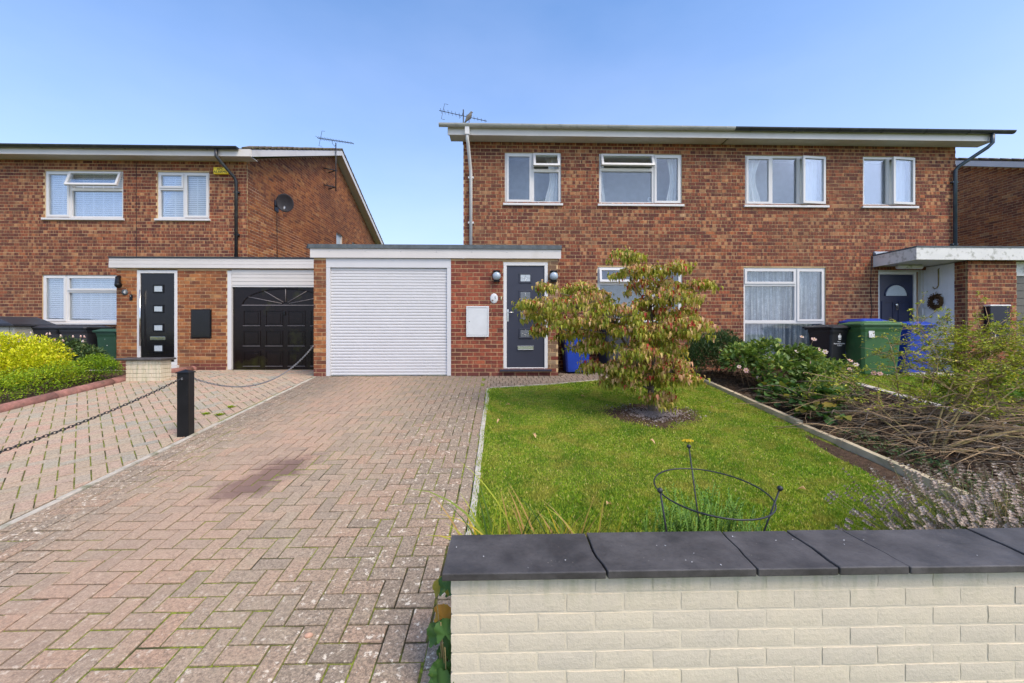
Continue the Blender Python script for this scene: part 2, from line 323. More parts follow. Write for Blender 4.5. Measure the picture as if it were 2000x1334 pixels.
# ------------------------------------------------------------------ mesh helpers
class MB:
    def __init__(s): s.v = []; s.f = []; s.t = []; s.sm = []
    def add(s, vs, fs, tone=0.0, smooth=False):
        b = len(s.v); s.v += [tuple(v) for v in vs]
        for f in fs: s.f.append(tuple(i+b for i in f)); s.t.append(tone); s.sm.append(smooth)
    def box(s, x0, x1, y0, y1, z0, z1, tone=0.0):
        s.add([(x0, y0, z0), (x1, y0, z0), (x1, y1, z0), (x0, y1, z0), (x0, y0, z1), (x1, y0, z1), (x1, y1, z1), (x0, y1, z1)],
              [(0, 3, 2, 1), (4, 5, 6, 7), (0, 1, 5, 4), (1, 2, 6, 5), (2, 3, 7, 6), (3, 0, 4, 7)], tone); return s
    def hexa(s, pts, tone=0.0):
        s.add(pts, [(0, 3, 2, 1), (4, 5, 6, 7), (0, 1, 5, 4), (1, 2, 6, 5), (2, 3, 7, 6), (3, 0, 4, 7)], tone); return s
    def ring(s, x0, x1, z0, z1, w, y0, y1, wb=None):
        wb = w if wb is None else wb
        s.box(x0, x1, y0, y1, z1-w, z1); s.box(x0, x1, y0, y1, z0, z0+wb)
        s.box(x0, x0+w, y0, y1, z0+wb, z1-w); s.box(x1-w, x1, y0, y1, z0+wb, z1-w); return s
    def tube(s, pts, rs, n=6, tone=0.0, caps=True, smooth=True):
        pts = [Vector(p) for p in pts]
        if isinstance(rs, (int, float)): rs = [rs]*len(pts)
        rings = []; up = None
        for i, p in enumerate(pts):
            d = (pts[min(i+1, len(pts)-1)]-pts[max(i-1, 0)])
            d = d.normalized() if d.length > 1e-9 else Vector((0, 0, 1))
            if up is None: up = d.orthogonal().normalized()
            up = (up - d*up.dot(d)); up = up.normalized() if up.length > 1e-6 else d.orthogonal().normalized()
            q = d.cross(up)
            rings.append([p+(up*math.cos(2*math.pi*k/n)+q*math.sin(2*math.pi*k/n))*rs[i] for k in range(n)])
        vs = [v for r in rings for v in r]; fs = []
        for i in range(len(pts)-1):
            for k in range(n): fs.append((i*n+k, i*n+(k+1) % n, (i+1)*n+(k+1) % n, (i+1)*n+k))
        if caps: fs.append(tuple(range(n-1, -1, -1))); fs.append(tuple((len(pts)-1)*n+k for k in range(n)))
        s.add(vs, fs, tone, smooth); return s
    def lathe(s, prof, n=16, c=(0, 0, 0), axis='z', tone=0.0, smooth=True):
        vs = []; fs = []
        for r, h in prof:
            for k in range(n):
                a = 2*math.pi*k/n; x, y = r*math.cos(a), r*math.sin(a)
                vs.append({'z': (c[0]+x, c[1]+y, c[2]+h), 'y': (c[0]+x, c[1]+h, c[2]+y), 'x': (c[0]+h, c[1]+x, c[2]+y)}[axis])
        for i in range(len(prof)-1):
            for k in range(n): fs.append((i*n+k, i*n+(k+1) % n, (i+1)*n+(k+1) % n, (i+1)*n+k))
        s.add(vs, fs, tone, smooth); return s
    def ball(s, c, r, n=10, m=6, sq=(1, 1, 1)):
        vs = []; fs = []
        for i in range(m+1):
            ph = math.pi*i/m
            for k in range(n):
                a = 2*math.pi*k/n
                vs.append((c[0]+r*sq[0]*math.sin(ph)*math.cos(a), c[1]+r*sq[1]*math.sin(ph)*math.sin(a), c[2]+r*sq[2]*math.cos(ph)))
        for i in range(m):
            for k in range(n): fs.append((i*n+k, (i+1)*n+k, (i+1)*n+(k+1) % n, i*n+(k+1) % n))
        s.add(vs, fs, 0, True); return s
    def mesh(s, name, mat):
        me = bpy.data.meshes.new(name); me.from_pydata(s.v, [], s.f)
        if any(s.t):
            a = me.attributes.new('tone', 'FLOAT', 'FACE'); a.data.foreach_set('value', s.t)
        if any(s.sm): me.polygons.foreach_set('use_smooth', s.sm)
        me.materials.append(M[mat]); me.update(); return me
    def build(s, name, mat, parent=None, loc=(0, 0, 0), rotz=0.0, bevel=0.0, tone=None, kind=None, seg=2):
        o = bpy.data.objects.new(name, s.mesh(name, mat)); COL.objects.link(o)
        o.location = loc; o.rotation_euler = (0, 0, rotz)
        if parent: o.parent = parent
        if bevel:
            b = o.modifiers.new('bevel', 'BEVEL'); b.width = bevel; b.segments = seg; b.limit_method = 'ANGLE'; b.angle_limit = rad(40)
        if tone is not None: o['tone'] = tone
        if kind: o['kind'] = kind
        return o
def thing(name, label, cat, loc=(0, 0, 0), rotz=0.0, group=None):
    o = bpy.data.objects.new(name, None); COL.objects.link(o); o.location = loc; o.rotation_euler = (0, 0, rotz)
    o.empty_display_size = .1; tag(o, label, cat, group); return o
def tag(o, label, cat, group=None):
    o['label'] = label; o['category'] = cat
    if group: o['group'] = group
    return o
def link(name, me, parent, loc=(0, 0, 0), rot=(0, 0, 0), scale=(1, 1, 1), tone=None):
    o = bpy.data.objects.new(name, me); COL.objects.link(o); o.location = loc; o.rotation_euler = rot; o.scale = scale
    if parent: o.parent = parent
    if tone is not None: o['tone'] = tone
    return o
def copy_tree(o, parent=None):
    c = o.copy(); COL.objects.link(c)
    if parent: c.parent = parent
    for ch in list(o.children): copy_tree(ch, c)
    return c
def text(body, size, mat, parent, loc, rot=(rad(90), 0, 0), name='lettering', ext=.001):
    cu = bpy.data.curves.new(name, 'FONT'); cu.body = body; cu.size = size; cu.align_x = 'CENTER'; cu.align_y = 'CENTER'; cu.extrude = ext
    tmp = bpy.data.objects.new(name, cu); COL.objects.link(tmp)
    dg = bpy.context.evaluated_depsgraph_get(); me = bpy.data.meshes.new_from_object(tmp.evaluated_get(dg))
    bpy.data.objects.remove(tmp); me.materials.clear(); me.materials.append(M[mat])
    return link(name, me, parent, loc, rot)
def npmesh(name, V, F, mat, tone=None, smooth=False):
    V = np.asarray(V, np.float32); F = np.asarray(F, np.int32); k = F.shape[1]
    me = bpy.data.meshes.new(name); me.vertices.add(len(V)); me.vertices.foreach_set('co', V.ravel())
    me.loops.add(F.size); me.loops.foreach_set('vertex_index', F.ravel()); me.polygons.add(len(F))
    me.polygons.foreach_set('loop_start', np.arange(0, F.size, k, dtype=np.int32)); me.polygons.foreach_set('loop_total', np.full(len(F), k, np.int32))
    if tone is not None:
        a = me.attributes.new('tone', 'FLOAT', 'FACE'); a.data.foreach_set('value', np.asarray(tone, np.float32))
    me.materials.append(M[mat]); me.update(calc_edges=True)
    if smooth: me.polygons.foreach_set('use_smooth', [True]*len(F))
    return me
def nrm(a): return a/np.maximum(np.linalg.norm(a, axis=-1, keepdims=True), 1e-9)
# a leaf folded along its rib and drooping at the tip: local x = width, y = length, z = up
def leaf_shape(w=.5, fold=.25, droop=.35):
    V = np.array([[0, 0, 0], [-w*.75, .35, fold*w], [0, .4, 0], [w*.75, .35, fold*w], [-w*.55, .7, fold*w*.6-droop*.4], [0, .72, -droop*.35], [w*.55, .7, fold*w*.6-droop*.4], [0, 1, -droop]], float)
    F = np.array([[0, 2, 1], [0, 3, 2], [1, 2, 5], [1, 5, 4], [2, 3, 6], [2, 6, 5], [4, 5, 7], [5, 6, 7]])
    return V, F
SIMPLE_LEAF = (np.array([[0, 0, 0], [-.5, .45, .12], [0, 1, -.1], [.5, .45, .12]], float), np.array([[0, 2, 1], [0, 3, 2]]))
def leaves(P, D, N, L, W, shape, tone):
    """P base points, D directions (length), N approx normals"""
    V0, F0 = shape; P = np.asarray(P, float); D = nrm(np.asarray(D, float)); N = np.asarray(N, float)
    Xd = nrm(np.cross(D, N)); Zd = np.cross(Xd, D); L = np.broadcast_to(L, (len(P),)); W = np.broadcast_to(W, (len(P),))
    V = P[:, None, :] + Xd[:, None, :]*(V0[None, :, 0:1]*W[:, None, None]) + D[:, None, :]*(V0[None, :, 1:2]*L[:, None, None]) + Zd[:, None, :]*(V0[None, :, 2:3]*L[:, None, None])
    F = F0[None]+np.arange(len(P))[:, None, None]*len(V0)
    return V.reshape(-1, 3), F.reshape(-1, F0.shape[1]), np.repeat(np.clip(tone, .001, .999), len(F0))

# ------------------------------------------------------------------ brickwork
CAM = Vector((0, 0, 1.68))
def split(a, b, z, holes):
    segs = [(a, b)]
    for (h0, h1, g0, g1) in holes:
        if g0+.02 < z < g1-.0: # brick mid inside the hole
            ns = []
            for (p, q) in segs:
                if q <= h0 or p >= h1: ns.append((p, q))
                else:
                    if p < h0: ns.append((p, h0))
                    if q > h1: ns.append((h1, q))
            segs = ns
    return [(p, q) for p, q in segs if q-p > .025]
_bm = {}
def unit_brick(mat):
    if mat not in _bm:
        m = MB(); m.box(0, 1, 0, 1, 0, 1); _bm[mat] = m.mesh('brick', mat)
    return _bm[mat]
def brickwork(root, axis, P, face, a0, a1, z0, z1, holes, mat, n_ind=300, top=None, seen=None, off=0.0, matf=None, mortar='mortar', thick=.10, phase=0.0, b0=None):
    """axis 'x': wall in the XZ plane at Y=P, face=-1 faces -Y. axis 'y': wall in the YZ plane at X=P, facing face*X"""
    rl = Vector(root.location)
    def pt(a, d, z): return (a-rl.x, P+d*(-face)-rl.y, z-rl.z) if axis == 'x' else (P-d*face-rl.x, a-rl.y, z-rl.z)
    # mortar body
    xs = sorted(set([a0, a1]+[h for H in holes for h in H[:2] if a0 < h < a1])); zs = sorted(set([z0, z1]+[h for H in holes for h in H[2:] if z0 < h < z1]))
    w = MB()
    for i in range(len(xs)-1):
        for k in range(len(zs)-1):
            cx, cz = (xs[i]+xs[i+1])/2, (zs[k]+zs[k+1])/2
            if any(h[0] < cx < h[1] and h[2] < cz < h[3] for h in holes): continue
            q = [pt(a, d, z) for z in (zs[k], zs[k+1]) for a, d in ((xs[i], 0), (xs[i+1], 0), (xs[i+1], thick), (xs[i], thick))]
            w.hexa(q)
    if top:   # gable: prism part above z1
        ya, yr, yb, zr = top
        q = [pt(ya, 0, z1), pt(yb, 0, z1), pt(yr, 0, zr), pt(ya, thick, z1), pt(yb, thick, z1), pt(yr, thick, zr)]
        w.add(q, [(0, 1, 2), (5, 4, 3), (0, 3, 4, 1), (1, 4, 5, 2), (2, 5, 3, 0)])
    w.build('wall', mortar, root)
    lst = []
    zt = top[3] if top else z1
    r = 0; z = z0+phase
    while z+.063 <= zt+.01:
        zm = z+.0325; lo, hi = (a0 if b0 is None else b0), a1
        if top and zm > z1-.03:
            ya, yr, yb, zr = top; k = (z+.065-z1)/(zr-z1)
            if k >= 1: break
            lo, hi = ya+(yr-ya)*max(k, 0), yb+(yr-yb)*max(k, 0)
        rr = int(round((z-HZ)/.075)); a = math.floor((lo-1)/.225)*.225 + (.1125 if rr % 2 else 0) + off
        while a < hi:
            p, q = max(a, lo), min(a+.214, hi)
            if q-p > .03:
                for (p2, q2) in split(p, q, zm, holes): lst.append((p2, q2, z, z+.063))
            a += .225
        z += .075; r += 1
    def key(b):
        c = Vector(((b[0]+b[1])/2, P, b[2])) if axis == 'x' else Vector((P, (b[0]+b[1])/2, b[2]))
        return (c-CAM).length - (b[1]-b[0])*6 + (0 if (seen is None or seen((b[0]+b[1])/2, b[2])) else 100)
    lst.sort(key=key)
    mm = {}
    for i, (p, q, za, zb) in enumerate(lst):
        tone = min(.99, max(.01, R.betavariate(2.0, 2.2))); pr = R.uniform(.004, .008); m_ = matf((p+q)/2, za) if matf else mat
        dz = R.uniform(-.0012, .0012)
        if i < n_ind and key((p, q, za, zb)) < 60:
            c0 = pt(p, -pr, za+dz); c1 = pt(q, .03, zb+dz)
            lo = [min(c0[k], c1[k]) for k in range(3)]; sz = [abs(c0[k]-c1[k]) for k in range(3)]
            link('brick', unit_brick(m_), root, lo, (0, 0, 0), sz, tone)
        else:
            c0 = pt(p, -pr, za+dz); c1 = pt(q, .005, zb+dz)
            mm.setdefault(m_, MB()).box(min(c0[0], c1[0]), max(c0[0], c1[0]), min(c0[1], c1[1]), max(c0[1], c1[1]), za-rl.z+dz, zb-rl.z+dz, tone)
    for m_, b in mm.items(): b.build('brickwork', m_, root, kind='stuff')
# ------------------------------------------------------------------ windows
def window(root, x0, x1, z0, z1, Y, cells, sill=True, curtain=None, depth=.55, frame_y=.025, ow=.05, iw=.03, rotz=None, fy=.07):
    """cells: (x0,x1,z0,z1,kind) in metres from the window's lower left corner, tiling it. kinds: f fixed, s sash, v open top vent, c open casement"""
    rl = Vector(root.location); W, H = x1-x0, z1-z0
    f = MB()
    for (a, b, c, d, kd) in cells:
        l = ow if a < .01 else iw; r = ow if b > W-.01 else iw; u = ow if d > H-.01 else iw; dn = ow if c < .01 else iw
        f.box(a, b, 0, fy, d-u, d); f.box(a, b, 0, fy, c, c+dn); f.box(a, a+l, 0, fy, c+dn, d-u); f.box(b-r, b, 0, fy, c+dn, d-u)
    wo_ = f.build('window', 'white_upvc', root, (x0-rl.x, Y+frame_y-rl.y, z0-rl.z))
    for (a, b, c, d, kd) in cells:
        l = ow if a < .01 else iw; r = ow if b > W-.01 else iw; u = ow if d > H-.01 else iw; dn = ow if c < .01 else iw
        A, B, C_, D_ = a+l, b-r, c+dn, d-u
        if kd == 'f':
            MB().box(A, B, .03, .042, C_, D_).build('pane', 'window_glass', wo_)
            g = MB(); g.ring(A, B, C_, D_, .008, .012, .0299); g.build('glazing_bead', 'white_upvc', wo_)
        else:
            sw = .048; A -= .014; B += .014; C_ -= .014; D_ += .014
            g = MB(); w, h = B-A, D_-C_
            if kd == 'c':       # hinged on the right, opened a little towards the street
                g.ring(-w, 0, 0, h, sw, -.05, -.004); o = g.build('sash', 'white_upvc', wo_, (B, 0, C_), rad(6))
                MB().box(-w+sw, -sw, -.03, -.02, sw, h-sw).build('pane', 'window_glass', wo_, (B, 0, C_), rad(6))
            else:
                g.ring(0, w, -h, 0, sw, -.05 if kd == 'v' else -.018, -.004 if kd == 'v' else .03); o = g.build('sash', 'white_upvc', wo_, (A, 0, D_))
                p = MB().box(sw, w-sw, -.03 if kd == 'v' else .002, -.02 if kd == 'v' else .012, -h+sw, -sw).build('pane', 'window_glass', wo_, (A, 0, D_))
                if kd == 'v': o.rotation_euler = (rad(-20 if z0 > 3 else -9), 0, 0); p.rotation_euler = o.rotation_euler
    # room behind
    b = MB(); y1, y2 = fy+.002, fy+depth
    b.box(-.1, W+.1, y2, y2+.02, -.1, H+.1); b.box(-.12, -.1, y1+.03, y2, -.1, H+.1); b.box(W+.1, W+.12, y1+.03, y2, -.1, H+.1); b.box(-.1, W+.1, y1+.03, y2, -.12, -.1); b.box(-.1, W+.1, y1+.03, y2, H+.1, H+.12)
    b.build('room_recess', 'interior', wo_)
    if sill: MB().box(-.035, W+.035, -.075, .03, -.05, -.003).build('sill', 'white_upvc', wo_, bevel=.006)
    if curtain: curtain(wo_, W, H, fy)
    return wo_
def drape(wo_, a, b, z0, z1, y, mat, n=9, amp=.025, waist=0.0, seed=1, name='curtain'):
    r = random.Random(seed); vs = []; fs = []; nx, nz = n*6, 8; ph = [r.uniform(.7, 1.3) for _ in range(n+1)]
    for k in range(nz+1):
        t = k/nz; z = z0+(z1-z0)*t; shrink = 1-waist*math.sin(math.pi*min(1, (1-t)*1.2))
        for i in range(nx+1):
            u = i/nx; x = a+(b-a)*(u*shrink if waist >= 0 else 1-(1-u)*(1+waist*math.sin(math.pi*min(1, (1-t)*1.2))))
            vs.append((x, y+amp*ph[int(u*n)]*math.sin(u*n*2*math.pi), z))
    for k in range(nz):
        for i in range(nx): fs.append((k*(nx+1)+i, k*(nx+1)+i+1, (k+1)*(nx+1)+i+1, (k+1)*(nx+1)+i))
    m = MB(); m.add(vs, fs, 0, True); return m.build(name, mat, wo_)
def blind(wo_, W, H, fy):
    m = MB(); z = .06
    while z < H-.05: m.box(.05, W-.05, fy+.008, fy+.014, z, z+.036); z += .050
    m.build('blind', 'blind_white', wo_)
    m = MB()
    for u in np.linspace(.09, W-.09, int(W/.25)+1): m.box(u-.011, u+.011, fy+.001, fy+.006, .05, H-.05)
    m.build('blind_tape', 'blind_white', wo_)
def cur_net(a, b):
    return lambda wo_, W, H, fy: drape(wo_, a*W, b*W, .03, H-.03, fy+.08, 'net_curtain', n=int(14*(b-a))+1, amp=.03, seed=int(W*100))
def cur_sides(l, r, mat='plain_curtain'):
    def f(wo_, W, H, fy):
        if l: drape(wo_, .04, .04+l, .03, H-.03, fy+.10, mat, n=3, amp=.02, waist=.35, seed=3)
        if r: drape(wo_, W-.04-r, W-.04, .03, H-.03, fy+.10, mat, n=3, amp=.02, waist=-.35, seed=4)
    return f

# ------------------------------------------------------------------ the two houses of the pair
FY = 8.70; XL0, XM0, XR0 = -0.813, 4.72, 9.903; ZE = 5.85; SL = .44; DEPTH = 10.1
def roof_parts(root, x0, x1, y0, y1, zeave, gut, left_verge, right_verge, over=.30, fascia='white_fascia', tiles=True):
    """front eave at y0 (wall), rear at y1; slope SL"""
    rl = Vector(root.location); ym = (y0+y1)/2; zr = zeave+SL*(ym-y0+over); th = .06
    xa = x0-(.28 if left_verge else 0); xb = x1+(.5 if right_verge == 2 else .28 if right_verge else 0)
    L = lambda x, y, z: (x-rl.x, y-rl.y, z-rl.z)
    for (ya, yb) in ((y0-over, ym), (y1+over, ym)):
        m = MB(); za = zeave
        m.hexa([L(xa, ya, za), L(xb, ya, za), L(xb, yb, zr), L(xa, yb, zr), L(xa, ya, za+th), L(xb, ya, za+th), L(xb, yb, zr+th), L(xa, yb, zr+th)])
        m.build('roof', 'roof_tile_moss', root)
    m = MB(); m.box(xa-rl.x, xb-rl.x, y0-over-rl.y-.02, y0-over-rl.y, zeave-.13-rl.z, zeave+.035-rl.z); m.build('fascia', fascia, root)
    m = MB(); m.box(xa+.02-rl.x, xb-.02-rl.x, y0-over-rl.y+.001, y0-.012-rl.y, zeave-.125-rl.z, zeave-.11-rl.z); m.build('soffit', 'white_soffit', root)
    # gutter: half round, open at the top
    gx0, gx1, gm = gut; m = MB(); n = 8; r = .058; cy, cz = y0-over-.082-rl.y, zeave+.055-rl.z
    prof = [(cy-r*math.cos(math.pi*k/n), cz-r*math.sin(math.pi*k/n)) for k in range(n+1)]; prof2 = [(cy-(r-.006)*math.cos(math.pi*k/n), cz-(r-.006)*math.sin(math.pi*k/n)) for k in range(n, -1, -1)]
    loop = prof+prof2; N = len(loop); vs = [(gx0-rl.x, a, b) for a, b in loop]+[(gx1-rl.x, a, b) for a, b in loop]
    m.add(vs, [(i, (i+1) % N, N+(i+1) % N, N+i) for i in range(N)]+[tuple(range(n+1)), tuple(N+k for k in range(n, -1, -1))]); m.build('gutter', gm, root)
    x = gx0+.35
    while x < gx1-.1:
        k = MB(); k.tube([(x-rl.x, cy-(r+.004)*math.cos(math.pi*j/6), cz-(r+.004)*math.sin(math.pi*j/6)) for j in range(0, 7)], .007, 4); k.build('gutter_bracket', gm, root); x += .92
    for flag, xx, sg in ((left_verge, xa, 1), (right_verge, xb, -1)):
        if not flag: continue
        for (ya, yb) in ((y0-over, ym), (y1+over, ym)):
            m = MB(); d = .17; sgn = 1
            m.hexa([L(xx-.012, ya, zeave-.13), L(xx+.012, ya, zeave-.13), L(xx+.012, yb, zr-.14), L(xx-.012, yb, zr-.14), L(xx-.012, ya, zeave+.03), L(xx+.012, ya, zeave+.03), L(xx+.012, yb, zr+.03), L(xx-.012, yb, zr+.03)])
            m.build('bargeboard', fascia, root)
            xi = x0 if sg == 1 else x1; o1, o2 = sorted((xx+sg*.014, xi))
            m = MB(); m.hexa([L(o1, ya, zeave-.12), L(o2, ya, zeave-.12), L(o2, yb, zr-.13), L(o1, yb, zr-.13), L(o1, ya, zeave-.10), L(o2, ya, zeave-.10), L(o2, yb, zr-.11), L(o1, yb, zr-.11)])
            m.build('verge_soffit', 'white_soffit', root)
            if tiles:
                me = None; ln = math.hypot(yb-ya, zr-zeave); nt = int(ln/.28)
                for i in range(nt):
                    t = (i+.5)/nt; yy, zz = ya+(yb-ya)*t, zeave+(zr-zeave)*t
                    if me is None:
                        q = MB(); q.box(-.20, .03, -.165, .165, 0, .035); me = q.mesh('roof_tile', 'roof_tile_moss')
                    a = math.atan2(zr-zeave, yb-ya) if yb > ya else math.atan2(zr-zeave, yb-ya)
                    link('roof_tile', me, root, L(xx if sg == -1 else xx, yy, zz+th+R.uniform(0, .012)), (math.atan(SL)*(1 if yb > ya else -1)+.09*(1 if yb > ya else -1), R.uniform(-.02, .02), 0 if sg == -1 else math.pi*0), (1 if sg == -1 else -1, 1, 1))
    return zr
def pipe(root, pts, r, mat, clips=(), name='downpipe'):
    rl = Vector(root.location); m = MB(); m.tube([Vector(p)-rl for p in pts], r, 10); o = m.build(name, mat, root)
    for c in clips:
        k = MB(); k.box(-.06, .06, -.01, .055, -.02, .02); k.build('pipe_clip', mat, o, Vector(c)-rl, bevel=.004)
    return o

CH = 5.497-4.43
def w_two(W, H):  # w1: fixed left light, open vent over a fixed light
    m = W*.49; t = H*.66; return [(0, m, 0, H, 's'), (m, W, 0, t, 'f'), (m, W, t, H, 'v')]
def w_three(W, H):
    m = W*.66; t = H*.69; return [(0, m, 0, t, 'f'), (0, m, t, H, 'v'), (m, W, 0, H, 's')]
zlo, zhi = 4.43, 5.515
holesA = [(.065, 1.265, zlo, zhi), (2.077, 3.868, zlo, zhi), (2.044, 3.879, 1.95, 3.09)]
h5 = thing('semi_detached_house', 'brick house with white gutter, downpipe and open vents, behind the small tree', 'house', (XL0, FY, HZ))
brickwork(h5, 'x', FY, -1, XL0, XM0, HZ, 5.735, holesA, 'brick_facade', seen=lambda a, z: z > 3.3 or (a > 1.1 and z > 2.6))
window(h5, *holesA[0][:2], zlo, zhi, FY, w_two(1.2, zhi-zlo), curtain=cur_sides(0, .28))
window(h5, *holesA[1][:2], zlo, zhi, FY, w_three(1.791, zhi-zlo), curtain=cur_sides(.14, .22))
window(h5, *holesA[2][:2], 1.95, 3.09, FY, w_three(1.835, 1.14), curtain=None)
# gable wall of this house (side) and rear
brickwork(h5, 'y', XL0, -1, FY+.10, FY+DEPTH, HZ, 5.83, [], 'brick_facade', n_ind=0, top=(FY+.1, FY+DEPTH/2, FY+DEPTH, 5.83+SL*DEPTH/2))
roof_parts(h5, XL0, XM0, FY, FY+DEPTH, ZE, (-1.27, XM0+.07, 'grey_gutter'), True, False)
rl = Vector(h5.location)
pipe(h5, [(-.70, FY-.36, 5.83), (-.70, FY-.36, 5.62), (-.69, FY-.30, 5.55), (-.655, FY-.10, 5.12), (-.65, FY-.055, 5.03), (-.65, FY-.055, 3.33)], .034, 'white_upvc', [(-.65, FY-.055, 4.95), (-.65, FY-.055, 4.0)])
MB().box(-.045, .045, -.045, .045, -.12, .05).build('gutter_outlet', 'white_upvc', h5, Vector((-.70, FY-.362, 5.82))-rl)

W2 = 1.80; H2 = 1.999
holesB = [(5.24, 7.03, zlo, zhi), (7.835, 9.009, zlo, zhi), (5.207, 7.018, 1.092, 3.091), (8.176, 9.24, HZ, 3.07)]
h6 = thing('semi_detached_house', 'brick house with dark gutter, two open casements and a tall net curtained window', 'house', (XM0, FY, HZ))
brickwork(h6, 'x', FY, -1, XM0, XR0, HZ, 5.74, holesB, 'brick_facade', off=0, seen=lambda a, z: z > 1.7 and not (a > 8.05 and z < 3.4) and a < 9.75)
def cB(wo_, W, H, fy):
    drape(wo_, .05, .45, .03, H-.03, fy+.08, 'plain_curtain', 3, .03, .3, 5); drape(wo_, W-.5, W-.08, .03, H-.03, fy+.08, 'plain_curtain', 4, .03, -.1, 6)
window(h6, *holesB[0][:2], zlo, zhi, FY, [(0, .59, 0, zhi-zlo, 's'), (.59, 1.2, 0, zhi-zlo, 'f'), (1.2, 1.79, 0, zhi-zlo, 'c')], curtain=cB)
def cC(wo_, W, H, fy):
    drape(wo_, .05, .2, .03, H-.03, fy+.08, 'plain_curtain', 2, .02, .3, 7); drape(wo_, W*.55, W-.06, .03, H-.03, fy+.08, 'plain_curtain', 5, .03, 0, 8)
window(h6, *holesB[1][:2], zlo, zhi, FY, [(0, .59, 0, zhi-zlo, 'f'), (.59, 1.174, 0, zhi-zlo, 'c')], curtain=cC)
bw = window(h6, *holesB[2][:2], 1.092, 3.091, FY, [(0, 1.811, 0, .82, 'f'), (0, 1.17, .82, 1.63, 'f'), (0, 1.17, 1.63, H2, 's'), (1.17, 1.811, .82, H2, 's')], curtain=cur_net(0.03, .97))
brickwork(h6, 'y', XR0, 1, FY+.10, FY+DEPTH, HZ, 5.83, [], 'brick_facade', n_ind=0, top=(FY+.1, FY+DEPTH/2, FY+DEPTH, 5.83+SL*DEPTH/2))
roof_parts(h6, XM0, XR0, FY, FY+DEPTH, ZE, (XM0+.07, 10.72, 'black_gutter'), False, 2)
pipe(h6, [(10.28, FY-.375, 5.86), (10.28, FY-.37, 5.66), (10.22, FY-.33, 5.58), (9.88, FY-.09, 5.28), (9.83, FY-.06, 5.20), (9.83, FY-.06, 3.37)], .036, 'blue_black_pipe', [(9.83, FY-.06, 4.95), (9.83, FY-.06, 3.6)])
# front door of the right hand house, in the recess under the canopy
rl6 = Vector(h6.location)
def L6(x, y, z): return (x-rl6.x, y-rl6.y, z-rl6.z)
m = MB(); m.ring(8.182-rl6.x, 9.06-rl6.x, .0, 2.14, .055, .03, .10); m.build('door_frame', 'white_upvc', h6)
d6 = MB(); d6.box(8.24-rl6.x, 9.0-rl6.x, .05, .09, .06, 2.08); d6 = d6.build('front_door', 'navy_door', h6, bevel=.003)
cx, cz = 8.62-rl6.x, 1.62
m = MB(); vs = [(cx+.23*math.cos(math.pi*k/16), .036, cz+.23*math.sin(math.pi*k/16)) for k in range(17)]+[(cx+.23*math.cos(math.pi*k/16), .049, cz+.23*math.sin(math.pi*k/16)) for k in range(17)]
m.add(vs, [tuple(range(16, -1, -1)), tuple(range(17, 34))]+[(i, i+1, i+18, i+17) for i in range(16)]); m.build('fanlight', 'frosted_glass', d6)
m = MB(); m.tube([(cx+.25*math.cos(math.pi*k/16), .045, cz+.25*math.sin(math.pi*k/16)) for k in range(17)], .014, 6); m.build('fanlight_bead', 'navy_door', d6)
for ax, bx in ((8.30, 8.57), (8.67, 8.94)):
    m = MB(); m.ring(ax-rl6.x, bx-rl6.x, .9, 1.5, .022, .038, .049); m.ring(ax-rl6.x, bx-rl6.x, .2, .8, .022, .038, .049); m.build('door_panel', 'navy_door', d6)
m = MB(); m.lathe([(0, -.02), (.03, -.018), (.035, 0), (.02, .01)], 10, (cx, .03, 1.42), 'y'); m.ring(cx-.02, cx+.02, 1.31, 1.40, .008, .015, .03); m.build('door_knocker', 'chrome', d6)
m = MB(); m.tube([L6(9.085, FY+.05, HZ), L6(9.085, FY+.05, 3.05)], .022, 8); m.build('waste_pipe', 'tan_pipe', h6)
m = MB(); m.box(9.06-rl6.x, 9.24-rl6.x, .11, .13, 0, 2.2); m.build('recess_panel', 'white_soffit', h6)
m = MB(); m.box(8.14-rl6.x, 9.12-rl6.x, .02, .15, 2.142, 2.24); m.build('door_head_panel', 'white_soffit', h6)
m = MB(); m.tube([L6(8.02, FY-.012, 3.35), L6(8.0, FY-.012, 2.6), L6(8.03, FY-.012, 2.2), L6(7.98, FY-.012, 1.7), L6(7.99, FY-.012, .9)], .006, 5); m.build('cable', 'cable', h6)

# canopy and annex of the right hand house
AX0, AX1, AY = 9.24, 10.24, 7.90
an = thing('garage_annex', 'flat roofed brick porch and garage with deep white canopy on the right', 'garage', (AX0, AY, HZ))
ra = Vector(an.location)
brickwork(an, 'x', AY, -1, AX0, AX1, HZ, 3.10, [], 'brick_facade', n_ind=200, seen=lambda a, z: z > 1.9)
brickwork(an, 'y', AX0, -1, AY+.10, AY+.23, HZ, 3.10, [], 'brick_facade', b0=AY+.034, n_ind=100, phase=0)
m = MB(); m.box(8.08-ra.x, 15.5-ra.x, -.14, -.115, 3.105-ra.z, 3.34-ra.z); m.build('canopy_fascia', 'weathered_fascia', an)
m = MB(); m.box(8.055-ra.x, 8.08-ra.x, -.14, .79, 3.105-ra.z, 3.34-ra.z); m.build('canopy_side_fascia', 'weathered_fascia', an)
m = MB(); m.box(8.05-ra.x, 15.5-ra.x, -.15, .785, 3.342-ra.z, 3.37-ra.z); m.box(9.95-ra.x, 15.5-ra.x, .79, 5, 3.30-ra.z, 3.36-ra.z); m.build('flat_roof', 'felt_grey', an)
m = MB(); m.box(8.085-ra.x, 15.4-ra.x, -.11, .76, 3.12-ra.z, 3.14-ra.z); m.build('canopy_soffit', 'white_soffit', an)
